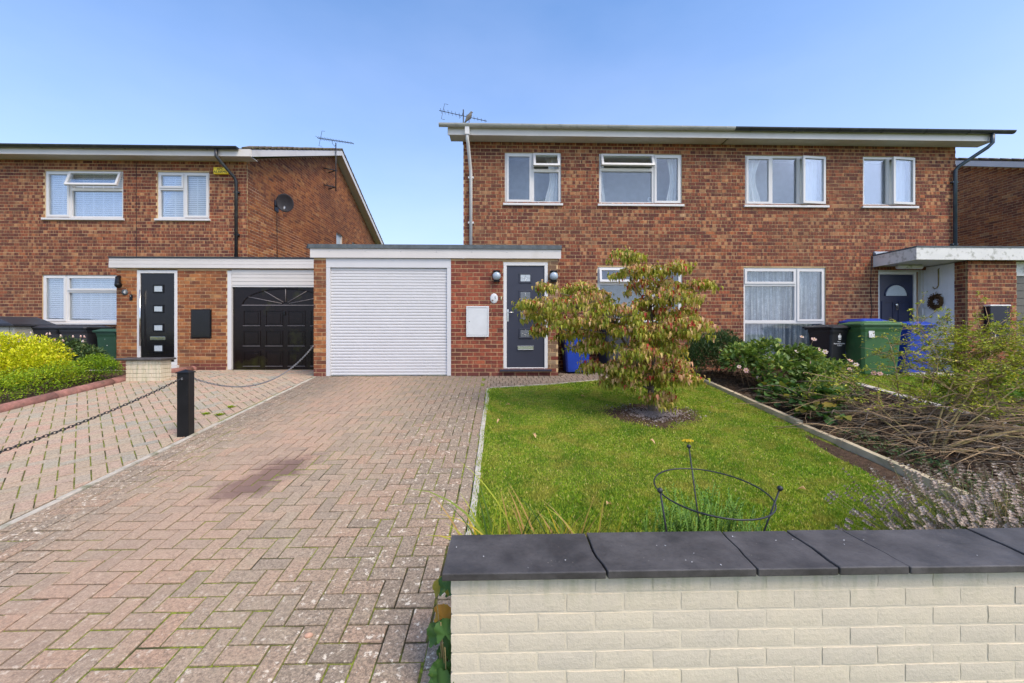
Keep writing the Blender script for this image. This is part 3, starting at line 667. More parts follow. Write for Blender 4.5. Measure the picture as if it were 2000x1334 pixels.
m = MB(); m.hexa([(8.06-ra.x, .70, 3.345-ra.z+.01), (9.0-ra.x, .70, 3.345-ra.z+.03), (9.0-ra.x, .79, 3.345-ra.z+.03), (8.06-ra.x, .79, 3.345-ra.z+.01), (8.06-ra.x, .77, 3.44-ra.z), (9.6-ra.x, .77, 3.44-ra.z), (9.6-ra.x, .79, 3.44-ra.z), (8.06-ra.x, .79, 3.44-ra.z)]); m.build('lead_flashing', 'lead_grey', an)
m = MB(); m.box(AX0+.0-ra.x, AX0+.04-ra.x, .235, .98, 0, 2.235); sd_ = m.build('side_door', 'blind_white', an)
for i in range(7):
    m = MB(); m.box(AX0-.004-ra.x, AX0-.001-ra.x, .26+i*.1, .35+i*.1, .05, 2.2); m.build('door_board', 'blind_white', sd_)
m = MB(); m.tube([(-.01, .36, 1.1), (-.06, .36, 1.1), (-.06, .47, 1.1)], .008, 6); m.box(-.012, -.002, .345, .375, .98, 1.2); m.build('door_handle', 'galvanised', sd_)
m = MB(); m.tube([(-.012, .80, 1.0), (-.07, .80, 1.0), (-.07, .80, 1.35), (-.012, .80, 1.35)], .014, 8); m.build('grab_rail', 'white_upvc', an)
m = MB()
m.box(AX1-ra.x+.02, 12.9-ra.x, .06, .12, 1.95, 2.235); m.build('door_head_panel', 'weathered_fascia', an)
gd = MB(); gd.box(AX1-ra.x+.02, 12.9-ra.x, .10, .14, 0, 1.95); gd = gd.build('garage_door', 'taupe_door', an)
for i in range(13):
    m = MB(); m.box(AX1-ra.x+.02, 12.9-ra.x, .085, .099, .01+i*.15, .148+i*.15); m.build('garage_door_slat', 'taupe_door', gd)
m = MB(); m.box(12.91-ra.x, 13.2-ra.x, 0, .3, 0, 2.235); m.box(9.95-ra.x, 10.2-ra.x, .3, 5, 0, 2.4); m.build('wall', 'mortar', an)

# ------------------------------------------------------------------ garage and hall of the near left half
GX0, GX1, GY = -3.504, 1.066, 7.73
ga = thing('garage_extension', 'flat roofed brick garage and hall with white roller shutter and grey front door', 'garage', (GX0, GY, HZ))
rg = Vector(ga.location)
def Lg(x, y, z): return (x-rg.x, y-rg.y, z-rg.z)
def hallmat(a, z):
    if z < HZ+.14: return 'brick_plinth'
    if a > .875: return 'brick_buff' if R.random() < .8 else 'brick_red'
    return 'brick_red' if a > -1 else 'brick_orange'
holesG = [(-3.275, -.953, HZ, 3.074), (.029, .872, 1.06-.06, 3.013)]
brickwork(ga, 'x', GY, -1, GX0, GX1, HZ, 3.074, holesG, 'brick_red', n_ind=300, matf=hallmat, off=.03)
brickwork(ga, 'y', GX1, 1, GY+.10, FY-.002, HZ, 3.074, [], 'brick_red', n_ind=0)
brickwork(ga, 'y', GX0, -1, GY+.10, 13.0, HZ, 3.074, [], 'brick_orange', n_ind=0)
m = MB(); m.box(*[v for v in (-3.551-rg.x, 1.115-rg.x)], -.05, -.03, 3.076-HZ, 3.246-HZ); fa = m.build('fascia', 'white_fascia', ga)
for x in np.arange(-3.2, 1.0, .66):
    m = MB(); m.lathe([(0, -.003), (.006, -.003), (.006, 0)], 8, (x-rg.x, -.0505, 3.19-HZ), 'y'); m.build('fixing_cap', 'galvanised', fa)
m = MB(); m.box(-3.575-rg.x, 1.125-rg.x, -.075, .92, 3.248-HZ, 3.322-HZ); m.box(-3.575-rg.x, -.86-rg.x, .92, 5.4, 3.248-HZ, 3.318-HZ); m.build('flat_roof', 'felt_grey', ga)
m = MB(); m.hexa([(-3.62-rg.x, -.06, 3.25-HZ), (-3.575-rg.x, -.06, 3.25-HZ), (-3.575-rg.x, 5.3, 3.25-HZ), (-3.62-rg.x, 5.3, 3.25-HZ), (-3.59-rg.x, -.06, 3.33-HZ), (-3.575-rg.x, -.06, 3.33-HZ), (-3.575-rg.x, 5.3, 3.33-HZ), (-3.59-rg.x, 5.3, 3.33-HZ)]); m.build('roof_edge_trim', 'black_gutter', ga)
m = MB(); m.box(-3.5-rg.x, 1.06-rg.x, -.028, .0, 3.08-HZ, 3.10-HZ); m.build('soffit', 'white_soffit', ga)
# roller shutter
m = MB(); m.box(-3.273-rg.x, -.955-rg.x, -.012, .05, 2.90-HZ, 3.072-HZ); m.build('shutter_box', 'shutter_white', ga)
m = MB(); m.box(-3.273-rg.x, -3.20-rg.x, -.010, .05, .005, 2.898-HZ); m.box(-1.028-rg.x, -.955-rg.x, -.010, .05, .005, 2.898-HZ); m.build('shutter_guide', 'shutter_white', ga)
m = MB(); m.box(-3.199-rg.x, -1.029-rg.x, .042, .05, .0, 2.898-HZ); rd = m.build('roller_shutter', 'shutter_white', ga)
sl = MB(); n = 36; hh = (2.895-HZ-.01)/n; X0, X1 = -3.199-rg.x, -1.029-rg.x
prof = [(.040, 0.0), (.027, .002), (.0235, hh*.12), (.0205, hh*.35), (.020, hh*.55), (.0215, hh*.78), (.026, hh*.96), (.040, hh)]
vs = [(X0, y, z) for y, z in prof]+[(X1, y, z) for y, z in prof]; k = len(prof)
sl.add(vs, [(i, k+i, k+i+1, i+1) for i in range(k-1)]+[tuple(range(k)), tuple(range(2*k-1, k-1, -1)), (0, k-1, 2*k-1, k)]); sme = sl.mesh('shutter_slat', 'shutter_white')
for i in range(n): link('shutter_slat', sme, rd, (0, 0, .008+i*hh))
# front door with sidelights of leaded glass
m = MB(); m.ring(.031-rg.x, .870-rg.x, .125, 2.141, .062, -.004, .06, wb=.03); dfm = m.build('door_frame', 'white_upvc', ga, bevel=.004)
m = MB(); m.box(-.035-rg.x, .94-rg.x, -.075, .06, .085, .122); m.build('door_sill', 'anthracite_door', ga, bevel=.004)
dx0, dx1, dz0, dz1 = .095, .806, 1.033, 2.945
dd = MB(); dd.box(dx0-rg.x, dx1-rg.x, .018, .055, dz0-HZ, dz1-HZ); dr = dd.build('front_door', 'anthracite_door', ga, bevel=.002)
def DF(u, v): return (dx0+(dx1-dx0)*u-rg.x, dz1-(dz1-dz0)*v-HZ)
for v0, v1, dia in ((.072, .168, True), (.242, .545, False), (.618, .717, True)):
    a, zt = DF(.325, v0); b, zb = DF(.665, v1)
    m = MB(); m.ring(a, b, zb, zt, .018, .004, .0175); cas = m.build('glazing_cassette', 'anthracite_door', dr, bevel=.004)
    MB().box(a+.03, b-.03, .008, .0172, zb+.03, zt-.03).build('glass_panel', 'frosted_glass' if v0 < .1 else 'dark_glass', dr)
    m = MB(); m.ring(a+.018, b-.018, zb+.018, zt-.018, .012, .009, .0171); m.build('cassette_bead', 'anthracite_door', dr)
    mx_, mz_ = (a+b)/2, (zb+zt)/2; m = MB(); r_ = .0022; y_ = .0065
    w_, h_ = (b-a)/2-.03, (zt-zb)/2-.03
    dz_ = .04 if dia else .12; dx_ = .028
    ring = [(mx_-dx_, y_, mz_), (mx_, y_, mz_+dz_), (mx_+dx_, y_, mz_), (mx_, y_, mz_-dz_), (mx_-dx_, y_, mz_)]
    m.tube(ring, r_, 4)
    for s_ in (-1, 1): m.tube([(mx_+s_*dx_, y_, mz_), (mx_+s_*w_, y_, mz_)], r_, 4); m.tube([(mx_, y_, mz_+s_*dz_), (mx_, y_, mz_+s_*h_)], r_, 4)
    m.build('lead_came', 'chrome', dr)
a, zt = DF(.285, .79); b, zb = DF(.715, .83)
m = MB(); m.ring(a, b, zb, zt, .006, -.002, .0175); m.box(a+.01, b-.01, .006, .0172, zb+.008, zt-.008); m.build('letter_plate', 'chrome', dr, bevel=.002)
a, zt = DF(.0, .445)
m = MB(); m.box(a+.008, a+.034, .008, .0175, zt-.20, zt+.03); m.tube([(a+.021, .01, zt-.03), (a+.021, -.035, zt-.03), (a+.06, -.04, zt-.03), (a+.13, -.038, zt-.03)], .008, 8); m.build('door_handle', 'chrome', dr)
# things fixed to the hall wall
mb = thing('meter_box', 'white electricity meter box on the brick wall beside the roller shutter', 'meter box', (-.453, GY, 1.603))
m = MB(); m.ring(-.212, .212, 0, .578, .03, -.035, -.009); m.build('frame', 'meter_white', mb, bevel=.004)
m = MB(); m.box(-.180, .180, -.03, -.0095, .034, .545); mdr = m.build('door', 'meter_white', mb, bevel=.003)
m = MB(); m.lathe([(0, -.004), (.008, -.004), (.008, 0)], 8, (-.155, -.03, .29), 'y'); m.build('lock', 'black_paint', mdr)
for x, side in ((-.096, 'left'), (.978, 'right')):
    wl = thing('wall_lamp', 'round glass outdoor wall lamp '+('left of the grey front door' if side == 'left' else 'right of the grey front door, above the tree branch'), 'wall light', (x, GY, 2.742), group='wall lamps beside the grey door')
    m = MB(); m.box(-.055, .055, -.05, -.009, -.10, .10); m.box(-.065, .065, -.10, -.009, .085, .105); m.box(-.06, .06, -.09, -.009, -.105, -.09); m.build('bracket', 'black_paint', wl, bevel=.004)
    m = MB(); m.ball((0, -.075, 0), .078, 18, 12, (1, .75, 1)); m.build('globe', 'lamp_glass', wl)
    m = MB(); m.lathe([(.081, -.01), (.085, 0), (.081, .01)], 20, (0, -.06, 0), 'y'); m.build('rim', 'black_paint', wl)
pl = MB(); pl.lathe([(0, -.022), (.060, -.022), (.070, -.016), (.074, -.009)], 24, (0, 0, 0), 'y'); plo = pl.build('number_plaque', 'meter_white', None, (-.145, GY, 2.327)); plo.scale = (1, 1, 1.3)
tag(plo, 'oval white house number plaque reading 5 beside the doorbell', 'house number')
nb = text('5', .07, 'dark_steel', plo, (.022, -.0225, .008), name='numeral'); nb.scale = (1, 1/1.3*1, 1)
m = MB()
for i in range(5):
    a = i*1.25; m.tube([(-.03, -.024, -.03), (-.03+.018*math.cos(a), -.024, -.03+.014*math.sin(a))], [.002, .004], 5)
m.build('flower_motif', 'wreath_brown', plo)
db = MB(); db.box(-.014, .014, -.018, -.009, -.035, .035); dbo = db.build('doorbell', 'brass', None, (-.008, GY, 2.337), bevel=.004); tag(dbo, 'small brass doorbell plate between the oval plaque and the door frame', 'doorbell')
MB().box(-.007, .007, -.022, -.0182, -.007, .007).build('bell_push', 'print_white', dbo)

# ------------------------------------------------------------------ left hand house
LX1, LFY = -6.058, 9.89; LX0 = -12.6
h4 = thing('semi_detached_house', 'brick house on the left with black gutter, white blinds and tall side gable', 'house', (LX1, LFY, HZ))
holesL = [(-10.733, -8.924, 4.375, 5.49), (-8.144, -6.931, 4.375, 5.49), (-10.792, -8.98, 1.921, 3.05)]
brickwork(h4, 'x', LFY, -1, LX0, LX1, HZ, 5.755, holesL, 'brick_facade', n_ind=180, seen=lambda a, z: (z > 3.35 or a < -8.6) and a > -12.2 and z > 2, off=.05, mortar='mortar')
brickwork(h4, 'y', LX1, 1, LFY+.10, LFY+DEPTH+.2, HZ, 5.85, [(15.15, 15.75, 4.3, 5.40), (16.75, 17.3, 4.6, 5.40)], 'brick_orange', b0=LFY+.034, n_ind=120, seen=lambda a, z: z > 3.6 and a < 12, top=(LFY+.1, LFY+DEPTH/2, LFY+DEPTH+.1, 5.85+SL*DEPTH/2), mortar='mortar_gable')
Wl = 1.809; Hl = 1.115
window(h4, *holesL[0][:2], 4.375, 5.49, LFY, [(0, .57, 0, Hl, 's'), (.57, Wl, 0, .69, 'f'), (.57, Wl, .69, Hl, 'v')], curtain=blind)
window(h4, *holesL[1][:2], 4.375, 5.49, LFY, [(0, .62, 0, .72, 'f'), (0, .62, .72, Hl, 's'), (.62, 1.213, 0, Hl, 's')], curtain=blind)
window(h4, *holesL[2][:2], 1.921, 3.05, LFY, [(0, .55, 0, 1.129, 's'), (.55, 1.812, 0, .74, 'f'), (.55, 1.812, .74, 1.129, 's')], curtain=blind)
for (ya, yb, za, zb) in ((15.15, 15.75, 4.3, 5.40), (16.75, 17.3, 4.6, 5.40)):
    m = MB(); wdt = yb-ya; m.ring(0, wdt, 0, zb-za, .06, 0, .07); wx = m.build('window', 'white_upvc', h4, (-.03, ya-LFY, za-HZ), rad(90))
    MB().box(.06, wdt-.06, .03, .04, .06, zb-za-.06).build('pane', 'frosted_glass', wx)
roof_parts(h4, LX0, LX1, LFY, LFY+DEPTH, 5.87, (LX0, LX1+.02, 'black_gutter'), False, True)
pipe(h4, [(-6.52, LFY-.375, 5.86), (-6.52, LFY-.37, 5.72), (-6.46, LFY-.32, 5.62), (-6.29, LFY-.09, 5.33), (-6.27, LFY-.055, 5.25), (-6.27, LFY-.055, 3.33)], .036, 'black_gutter', [(-6.27, LFY-.055, 5.0), (-6.27, LFY-.055, 4.0)])
m = MB(); m.tube([(LX1+.012-LX1, 1.28, 5.0-HZ), (LX1+.012-LX1, 1.30, 3.3-HZ)], .008, 5); m.build('cable', 'cable', h4)
m = MB(); m.box(-.003, .003, -.012, -.001, -1.35, 1.35); m.build('expansion_joint', 'cable', h4, (-8.62-LX1, 0, 4.35-HZ))
al = MB(); al.box(-.165, .165, -.07, -.009, -.075, .085); alo = al.build('alarm_box', 'alarm_yellow', None, (-6.63, LFY, 5.50), bevel=.012)
tag(alo, 'yellow burglar alarm box under the eave beside the black downpipe', 'alarm box')
text('APC', .085, 'print_black', alo, (0, -.0725, .040)); text('ALARMS', .085, 'print_black', alo, (0, -.0725, -.030))
# satellite dish
ds = thing('satellite_dish', 'round black mesh satellite dish on the brick gable wall', 'satellite dish', (LX1, 11.15, 5.08))
m = MB(); prof = [(.0, .0), (.10, .006), (.19, .022), (.26, .045), (.30, .062)]
pr = prof+[(r, h-.008) for r, h in reversed(prof)]; m.lathe(pr, 28, (0, 0, 0), 'y'); dsh = m.build('dish', 'dish_mesh', ds, (.36, -.22, .02)); dsh.rotation_euler = (rad(18), 0, rad(12)); dsh.scale = (.72, -.72, .78)
m = MB(); m.box(0, .02, -.10, .10, -.14, .14); m.tube([(.02, 0, 0), (.18, -.02, 0), (.34, -.16, .0)], .022, 8); m.build('wall_bracket', 'black_paint', ds)
m = MB(); m.tube([(.36, -.22, -.18), (.48, -.50, -.20)], .010, 6); m.tube([(.48, -.48, -.16), (.48, -.52, -.25)], .025, 8); m.build('feed_arm', 'galvanised', ds)
def aerial(name, label, base, top, boom_a, boom_b, brackets=None):
    t_ = thing(name, label, 'aerial', base); b = Vector(base)
    m = MB(); m.tube([(0, 0, 0), Vector(top)-b], .019, 8); m.build('mast', 'dark_steel', t_)
    A, B = Vector(boom_a)-b, Vector(boom_b)-b
    m = MB(); m.tube([A, B], .010, 6); bo = m.build('boom', 'dark_steel', t_)
    d = (B-A).normalized(); side = d.cross(Vector((0, 0, 1))).normalized(); n = 13
    for i in range(n):
        c = A+(B-A)*((i+.5)/n); ln = .17*(1-.45*i/n); m = MB(); m.tube([c-side*ln, c+side*ln], .006, 5); m.ball(c, .018, 6, 4); m.build('element', 'dark_steel', bo)
    up = side.cross(d).normalized(); m = MB(); c = A+d*.13
    for s_ in (-1, 1): m.tube([c, c+up*s_*.26-d*.08*(0), c+up*s_*.26+d*.12], .007, 5)
    m.build('reflector', 'dark_steel', bo)
    m = MB(); q = A+(B-A)*.42; tp = Vector(top)-b; m.tube([q, q-Vector((0, 0, .12)), tp*.97+(q-tp)*.3+Vector((0, 0, -.10)), tp-Vector((0, 0, .05))], .007, 5); m.build('cradle', 'dark_steel', t_)
    if brackets:
        for z in brackets:
            m = MB(); m.tube([(0, 0, z), (-.33, -.20, z)], .02, 5); m.tube([(0, 0, z), (-.33, .20, z)], .02, 5); m.build('bracket', 'dark_steel', t_)
    return t_
aerial('tv_aerial', 'television aerial on a tall mast bracketed to the gable of the left house', (-5.71, 14.25, 6.55), (-5.71, 14.25, 8.22), (-6.45, 14.5, 8.50), (-5.05, 14.1, 8.14), (.15, .72))
aerial('tv_aerial', 'television aerial rising behind the white gutter beside the perched bird', (-1.29, 13.8, 8.0), (-1.29, 13.8, 9.18), (-2.10, 13.8, 9.14), (-.50, 13.8, 8.80))
# pigeon on the gutter
bd = MB(); bd.tube([(-.105, 0, -.115), (-.07, 0, -.06), (-.035, 0, -.005), (.0, 0, .045), (.03, 0, .095), (.036, 0, .13), (.05, 0, .15), (.072, 0, .150), (.088, 0, .147)], [.010, .022, .042, .052, .036, .022, .023, .014, .003], 10)
bdo = bd.build('pigeon', 'bird_feather', None, (-.66, 8.32, 6.02), 0.5); tag(bdo, 'grey brown pigeon perched on the end of the white gutter', 'bird'); bdo.scale = (.95, .95, .95)
for s_ in (-1, 1):
    m = MB(); m.tube([(0, s_*.015, .0), (.0, s_*.015, -.09)], .004, 5); m.build('leg', 'kerb_red', bdo)

# porch and garage of the left hand house
PY = 9.10; PX0 = -8.352; PX1 = -3.60
po = thing('garage_porch', 'flat roofed brick porch and garage with black door and dark panelled garage door', 'garage', (PX0, PY, HZ))
rp = Vector(po.location)
holesP = [(-7.918, -7.056, 1.0, 3.06), (-5.993, PX1, HZ, 3.06)]
brickwork(po, 'x', PY, -1, PX0, PX1, HZ, 3.08, holesP, 'brick_orange', n_ind=300, off=.07, matf=lambda a, z: 'brick_plinth' if z < HZ+.14 else 'brick_orange')
brickwork(po, 'y', PX0, -1, PY+.1, LFY-.01, HZ, 3.08, [], 'brick_orange', n_ind=0)
fz = (3.085, 3.165, 3.24, 3.295)
for i in range(3):
    m = MB(); m.box(-8.472-rp.x, -3.63-rp.x, -.06+.004*i, -.04, fz[i]-HZ, fz[i+1]-HZ-.004); m.build('fascia_board', 'white_fascia', po, bevel=.003)
m = MB(); m.box(-8.472-rp.x, -3.63-rp.x, -.04, -.03, 3.08-HZ, 3.295-HZ); m.build('fascia', 'white_soffit', po)
m = MB(); m.box(-8.48-rp.x, -3.63-rp.x, -.07, .77, 3.30-HZ, 3.325-HZ); m.box(-6.04-rp.x, -3.63-rp.x, .77, 4.5, 3.295-HZ, 3.32-HZ); m.build('flat_roof', 'black_gutter', po)
m = MB(); m.box(-8.46-rp.x, -8.35-rp.x, -.03, .77, 3.085-HZ, 3.1-HZ); m.build('soffit', 'white_soffit', po)
m = MB(); m.ring(-7.916-rp.x, -7.058-rp.x, .03+.08, 2.17, .065, -.01, .06); m.build('door_frame', 'white_upvc', po, bevel=.004)
m = MB(); m.box(-7.95-rp.x, -7.02-rp.x, -.07, .05, .03, .105); m.build('door_step', 'white_upvc', po, bevel=.004)
ex0, ex1, ez0, ez1 = -7.85, -7.125, 1.05, 2.97
m = MB(); m.box(ex0-rp.x, ex1-rp.x, .012, .05, ez0-HZ, ez1-HZ); bdoor = m.build('front_door', 'black_door', po)
def EF(u, v): return (ex0+(ex1-ex0)*u-rp.x, ez1-(ez1-ez0)*v-HZ)
for v0, v1 in ((.125, .22), (.355, .445), (.57, .66), (.80, .895)):
    a, zt = EF(.36, v0); b, zb = EF(.68, v1)
    m = MB(); m.ring(a, b, zb, zt, .03, -.002, .0118); m.build('window_trim', 'black_paint', bdoor, bevel=.004)
    MB().box(a+.03, b-.03, .004, .0119, zb+.03, zt-.03).build('glass_panel', 'frosted_glass', bdoor)
a, zt = EF(.29, .715); b, zb = EF(.73, .755); m = MB(); m.box(a, b, -.004, .0118, zb, zt); m.build('letter_plate', 'chrome', bdoor, bevel=.003)
a, zt = EF(.05, .19); _, zb = EF(.05, .82); m = MB(); m.tube([(a, -.05, zb), (a, -.05, zt)], .014, 8)
for q in (.1, .9): m.tube([(a, -.05, zb+(zt-zb)*q), (a, .012, zb+(zt-zb)*q)], .008, 6)
m.build('pull_handle', 'chrome', bdoor)
# cowl light, number 4, bell, black meter box
cl = MB(); cl.tube([(-.02, .05, .11), (.0, -.03, .07), (.06, -.10, -.03), (.09, -.13, -.10), (.12, -.135, -.115)], [.035, .045, .05, .06, .062], 10); clo = cl.build('wall_lamp', 'black_paint', None, (-8.28, PY-.02, 2.80)); tag(clo, 'black curved downlight on the pillar above the number 4', 'wall light')
pl4 = MB(); pl4.lathe([(0, -.022), (.068, -.022), (.07, -.009)], 6, (0, 0, 0), 'y'); p4 = pl4.build('number_plaque', 'felt_grey', None, (-8.17, PY, 2.56)); tag(p4, 'slate house number plaque reading 4 on the porch pillar', 'house number'); text('4', .10, 'print_white', p4, (0, -.0225, 0), name='numeral')
db4 = MB(); db4.box(-.03, .03, -.03, -.009, -.06, .06); db4o = db4.build('doorbell', 'black_paint', None, (-8.03, PY, 2.45), bevel=.008); tag(db4o, 'black doorbell camera on the pillar beside the black door', 'doorbell'); MB().ball((0, -.03, .025), .010, 8, 6).build('lens', 'chrome', db4o)
b4 = thing('meter_box', 'black meter box on the brick wall between the black door and garage door', 'meter box', (-6.536, PY, 1.568))
m = MB(); m.box(-.214, .214, -.03, -.009, 0, .625); m.build('frame', 'black_paint', b4, bevel=.003); m = MB(); m.box(-.195, .195, -.042, -.0305, .02, .605); m.build('door', 'black_door', b4, bevel=.004)
# garage door with sunburst
m = MB(); m.box(-5.991-rp.x, -5.905-rp.x, .0, .08, .005, 2.17); m.build('garage_frame', 'white_upvc', po)
for i in range(4):
    m = MB(); m.box(-5.903-rp.x, PX1-rp.x, .004*i, .06, 2.17-.08*(i+1)+.004, 2.17-.08*i if i else 2.20); m.build('head_board', 'white_fascia', po, bevel=.002)
m = MB(); m.box(-5.903-rp.x, PX1-rp.x, .02, .07, 1.815, 1.85); m.build('garage_head', 'white_upvc', po)
g0, g1, gh = -5.90-rp.x, -3.62-rp.x, 1.812
m = MB(); m.box(g0, g1, .05, .09, .01, gh); gdo = m.build('garage_door', 'garage_brown', po)
gw = (g1-g0)
for r_ in range(3):
    for c_ in range(4):
        xa, xb = g0+gw*(.095+.213*c_), g0+gw*(.095+.213*c_+.165); za = .07+r_*.445; zb = za+.345
        m = MB(); m.ring(xa, xb, za, zb, .022, .036, .0495); m.box(xa+.05, xb-.05, .040, .0494, za+.05, zb-.05); pn = m.build('door_panel', 'garage_brown', gdo, bevel=.006)
        m = MB(); m.box(xa, xb, .033, .0355, za, za+.010); m.build('panel_moulding', 'panel_edge', pn)
ccx = g0+gw*.5; ccz = 1.42
m = MB(); m.box(g0+gw*.085, g1-gw*.085, .036, .0495, ccz-.012, ccz+.006); m.build('sunburst_rail', 'panel_edge', gdo)
m = MB(); m.tube([(ccx+gw*.41*math.cos(math.pi*k/24), .046, ccz+.36*math.sin(math.pi*k/24)) for k in range(25)], .012, 5); m.tube([(ccx+.09*math.cos(math.pi*k/10), .046, ccz+.07*math.sin(math.pi*k/10)) for k in range(11)], .010, 5); m.build('sunburst_arch', 'garage_brown', gdo)
for k in range(5):
    a = math.pi*(k+1)/6; m = MB(); m.tube([(ccx+.09*math.cos(a), .044, ccz+.07*math.sin(a)), (ccx+gw*.41*math.cos(a), .044, ccz+.36*math.sin(a))], .009, 5); m.build('sunburst_spoke', 'panel_edge', gdo)
m = MB(); m.box(ccx-.05, ccx+.0, .025, .0495, 1.20, 1.28); m.build('door_handle', 'black_paint', gdo, bevel=.005)

# ------------------------------------------------------------------ house on the far right
RX, RFY = 14.6, 10.1
hr = thing('semi_detached_house', 'brick gable end of the neighbouring house at the right edge', 'house', (RX, RFY, HZ))
brickwork(hr, 'y', RX, -1, RFY, RFY+DEPTH, HZ, 5.85, [], 'brick_orange', n_ind=150, seen=lambda a, z: z > 3.6 and 11 < a < 13.5, top=(RFY, RFY+DEPTH/2, RFY+DEPTH, 5.85+SL*DEPTH/2))
roof_parts(hr, RX, RX+6, RFY, RFY+DEPTH, 5.87, (RX-.1, RX+6, 'black_gutter'), True, False)
m = MB(); m.box(.1, 6, .0, .1, 0, 4.85); m.build('front_wall', 'mortar', hr)
# ------------------------------------------------------------------ ground sheets
def sheet(name, mat, x0, x1, ys, dz, kind='structure', parent=None, nx=1):
    vs = []; fs = []; xs = [x0+(x1-x0)*i/nx for i in range(nx+1)]
    for y in ys:
        for x in xs: vs.append((x, y, gz(y)+dz))
    n = nx+1
    for k in range(len(ys)-1):
        for i in range(nx): fs.append((k*n+i, k*n+i+1, (k+1)*n+i+1, (k+1)*n+i))
    m = MB(); m.add(vs, fs); o = m.build(name, mat, parent); o['kind'] = kind; return o
def polysheet(name, mat, pts, dz, parent=None, depth=.0, kind=None):
    m = MB(); n = len(pts); m.add([(x, y, gz(y)+dz) for x, y in pts], [tuple(range(n))])
    o = m.build(name, mat, parent)
    if kind: o['kind'] = kind
    return o
ground = sheet('ground', 'turf', -400, 400, [-400, -.01, 0, YK, 400], -.07)
pav = MB(); pav.box(-60, 60, -2.2, 0.55, -.2, .0); pv = pav.build('pavement', 'asphalt'); pv['kind'] = 'structure'
rdm = MB(); rdm.box(-60, 60, -9, -2.21, -.2, -.11); rdo = rdm.build('road', 'asphalt'); rdo['kind'] = 'structure'

# ------------------------------------------------------------------ block paving
def clip_poly(poly, planes):
    for (nx_, ny_, d) in planes:     # keep nx*x+ny*y <= d
        out = []
        for i in range(len(poly)):
            a, b = poly[i], poly[(i+1) % len(poly)]; da, db = nx_*a[0]+ny_*a[1]-d, nx_*b[0]+ny_*b[1]-d
            if da <= 0: out.append(a)
            if (da < 0) != (db < 0) and abs(da-db) > 1e-9: t = da/(da-db); out.append((a[0]+(b[0]-a[0])*t, a[1]+(b[1]-a[1])*t))
        poly = out
        if len(poly) < 3: return []
    return poly
def area(p): return abs(sum(p[i][0]*p[(i+1) % len(p)][1]-p[(i+1) % len(p)][0]*p[i][1] for i in range(len(p))))/2
def add_paver(m, poly, zf, tone, dz=0.0, ch=.005):
    n = len(poly); cx = sum(p[0] for p in poly)/n; cy = sum(p[1] for p in poly)/n; ins = []
    for i in range(n):
        a, b, c = poly[i-1], poly[i], poly[(i+1) % n]
        e1 = Vector((b[0]-a[0], b[1]-a[1])); e2 = Vector((c[0]-b[0], c[1]-b[1]))
        if e1.length < 1e-5 or e2.length < 1e-5: ins.append(b); continue
        n1 = Vector((-e1.y, e1.x)).normalized(); n2 = Vector((-e2.y, e2.x)).normalized(); k = (n1+n2)
        k = k/max(.3, k.dot(n1)); ins.append((b[0]+k.x*ch, b[1]+k.y*ch))
    vs = [(x, y, zf(x, y)-.02+dz) for x, y in poly]+[(x, y, zf(x, y)-.003+dz) for x, y in poly]+[(x, y, zf(x, y)+dz) for x, y in ins]
    fs = [tuple(range(2*n, 3*n))]
    for i in range(n): j = (i+1) % n; fs += [(i, j, n+j, n+i), (n+i, n+j, 2*n+j, 2*n+i)]
    m.add(vs, fs, tone)
def ccw(p):
    s = sum(p[i][0]*p[(i+1) % len(p)][1]-p[(i+1) % len(p)][0]*p[i][1] for i in range(len(p)))
    return p if s > 0 else p[::-1]
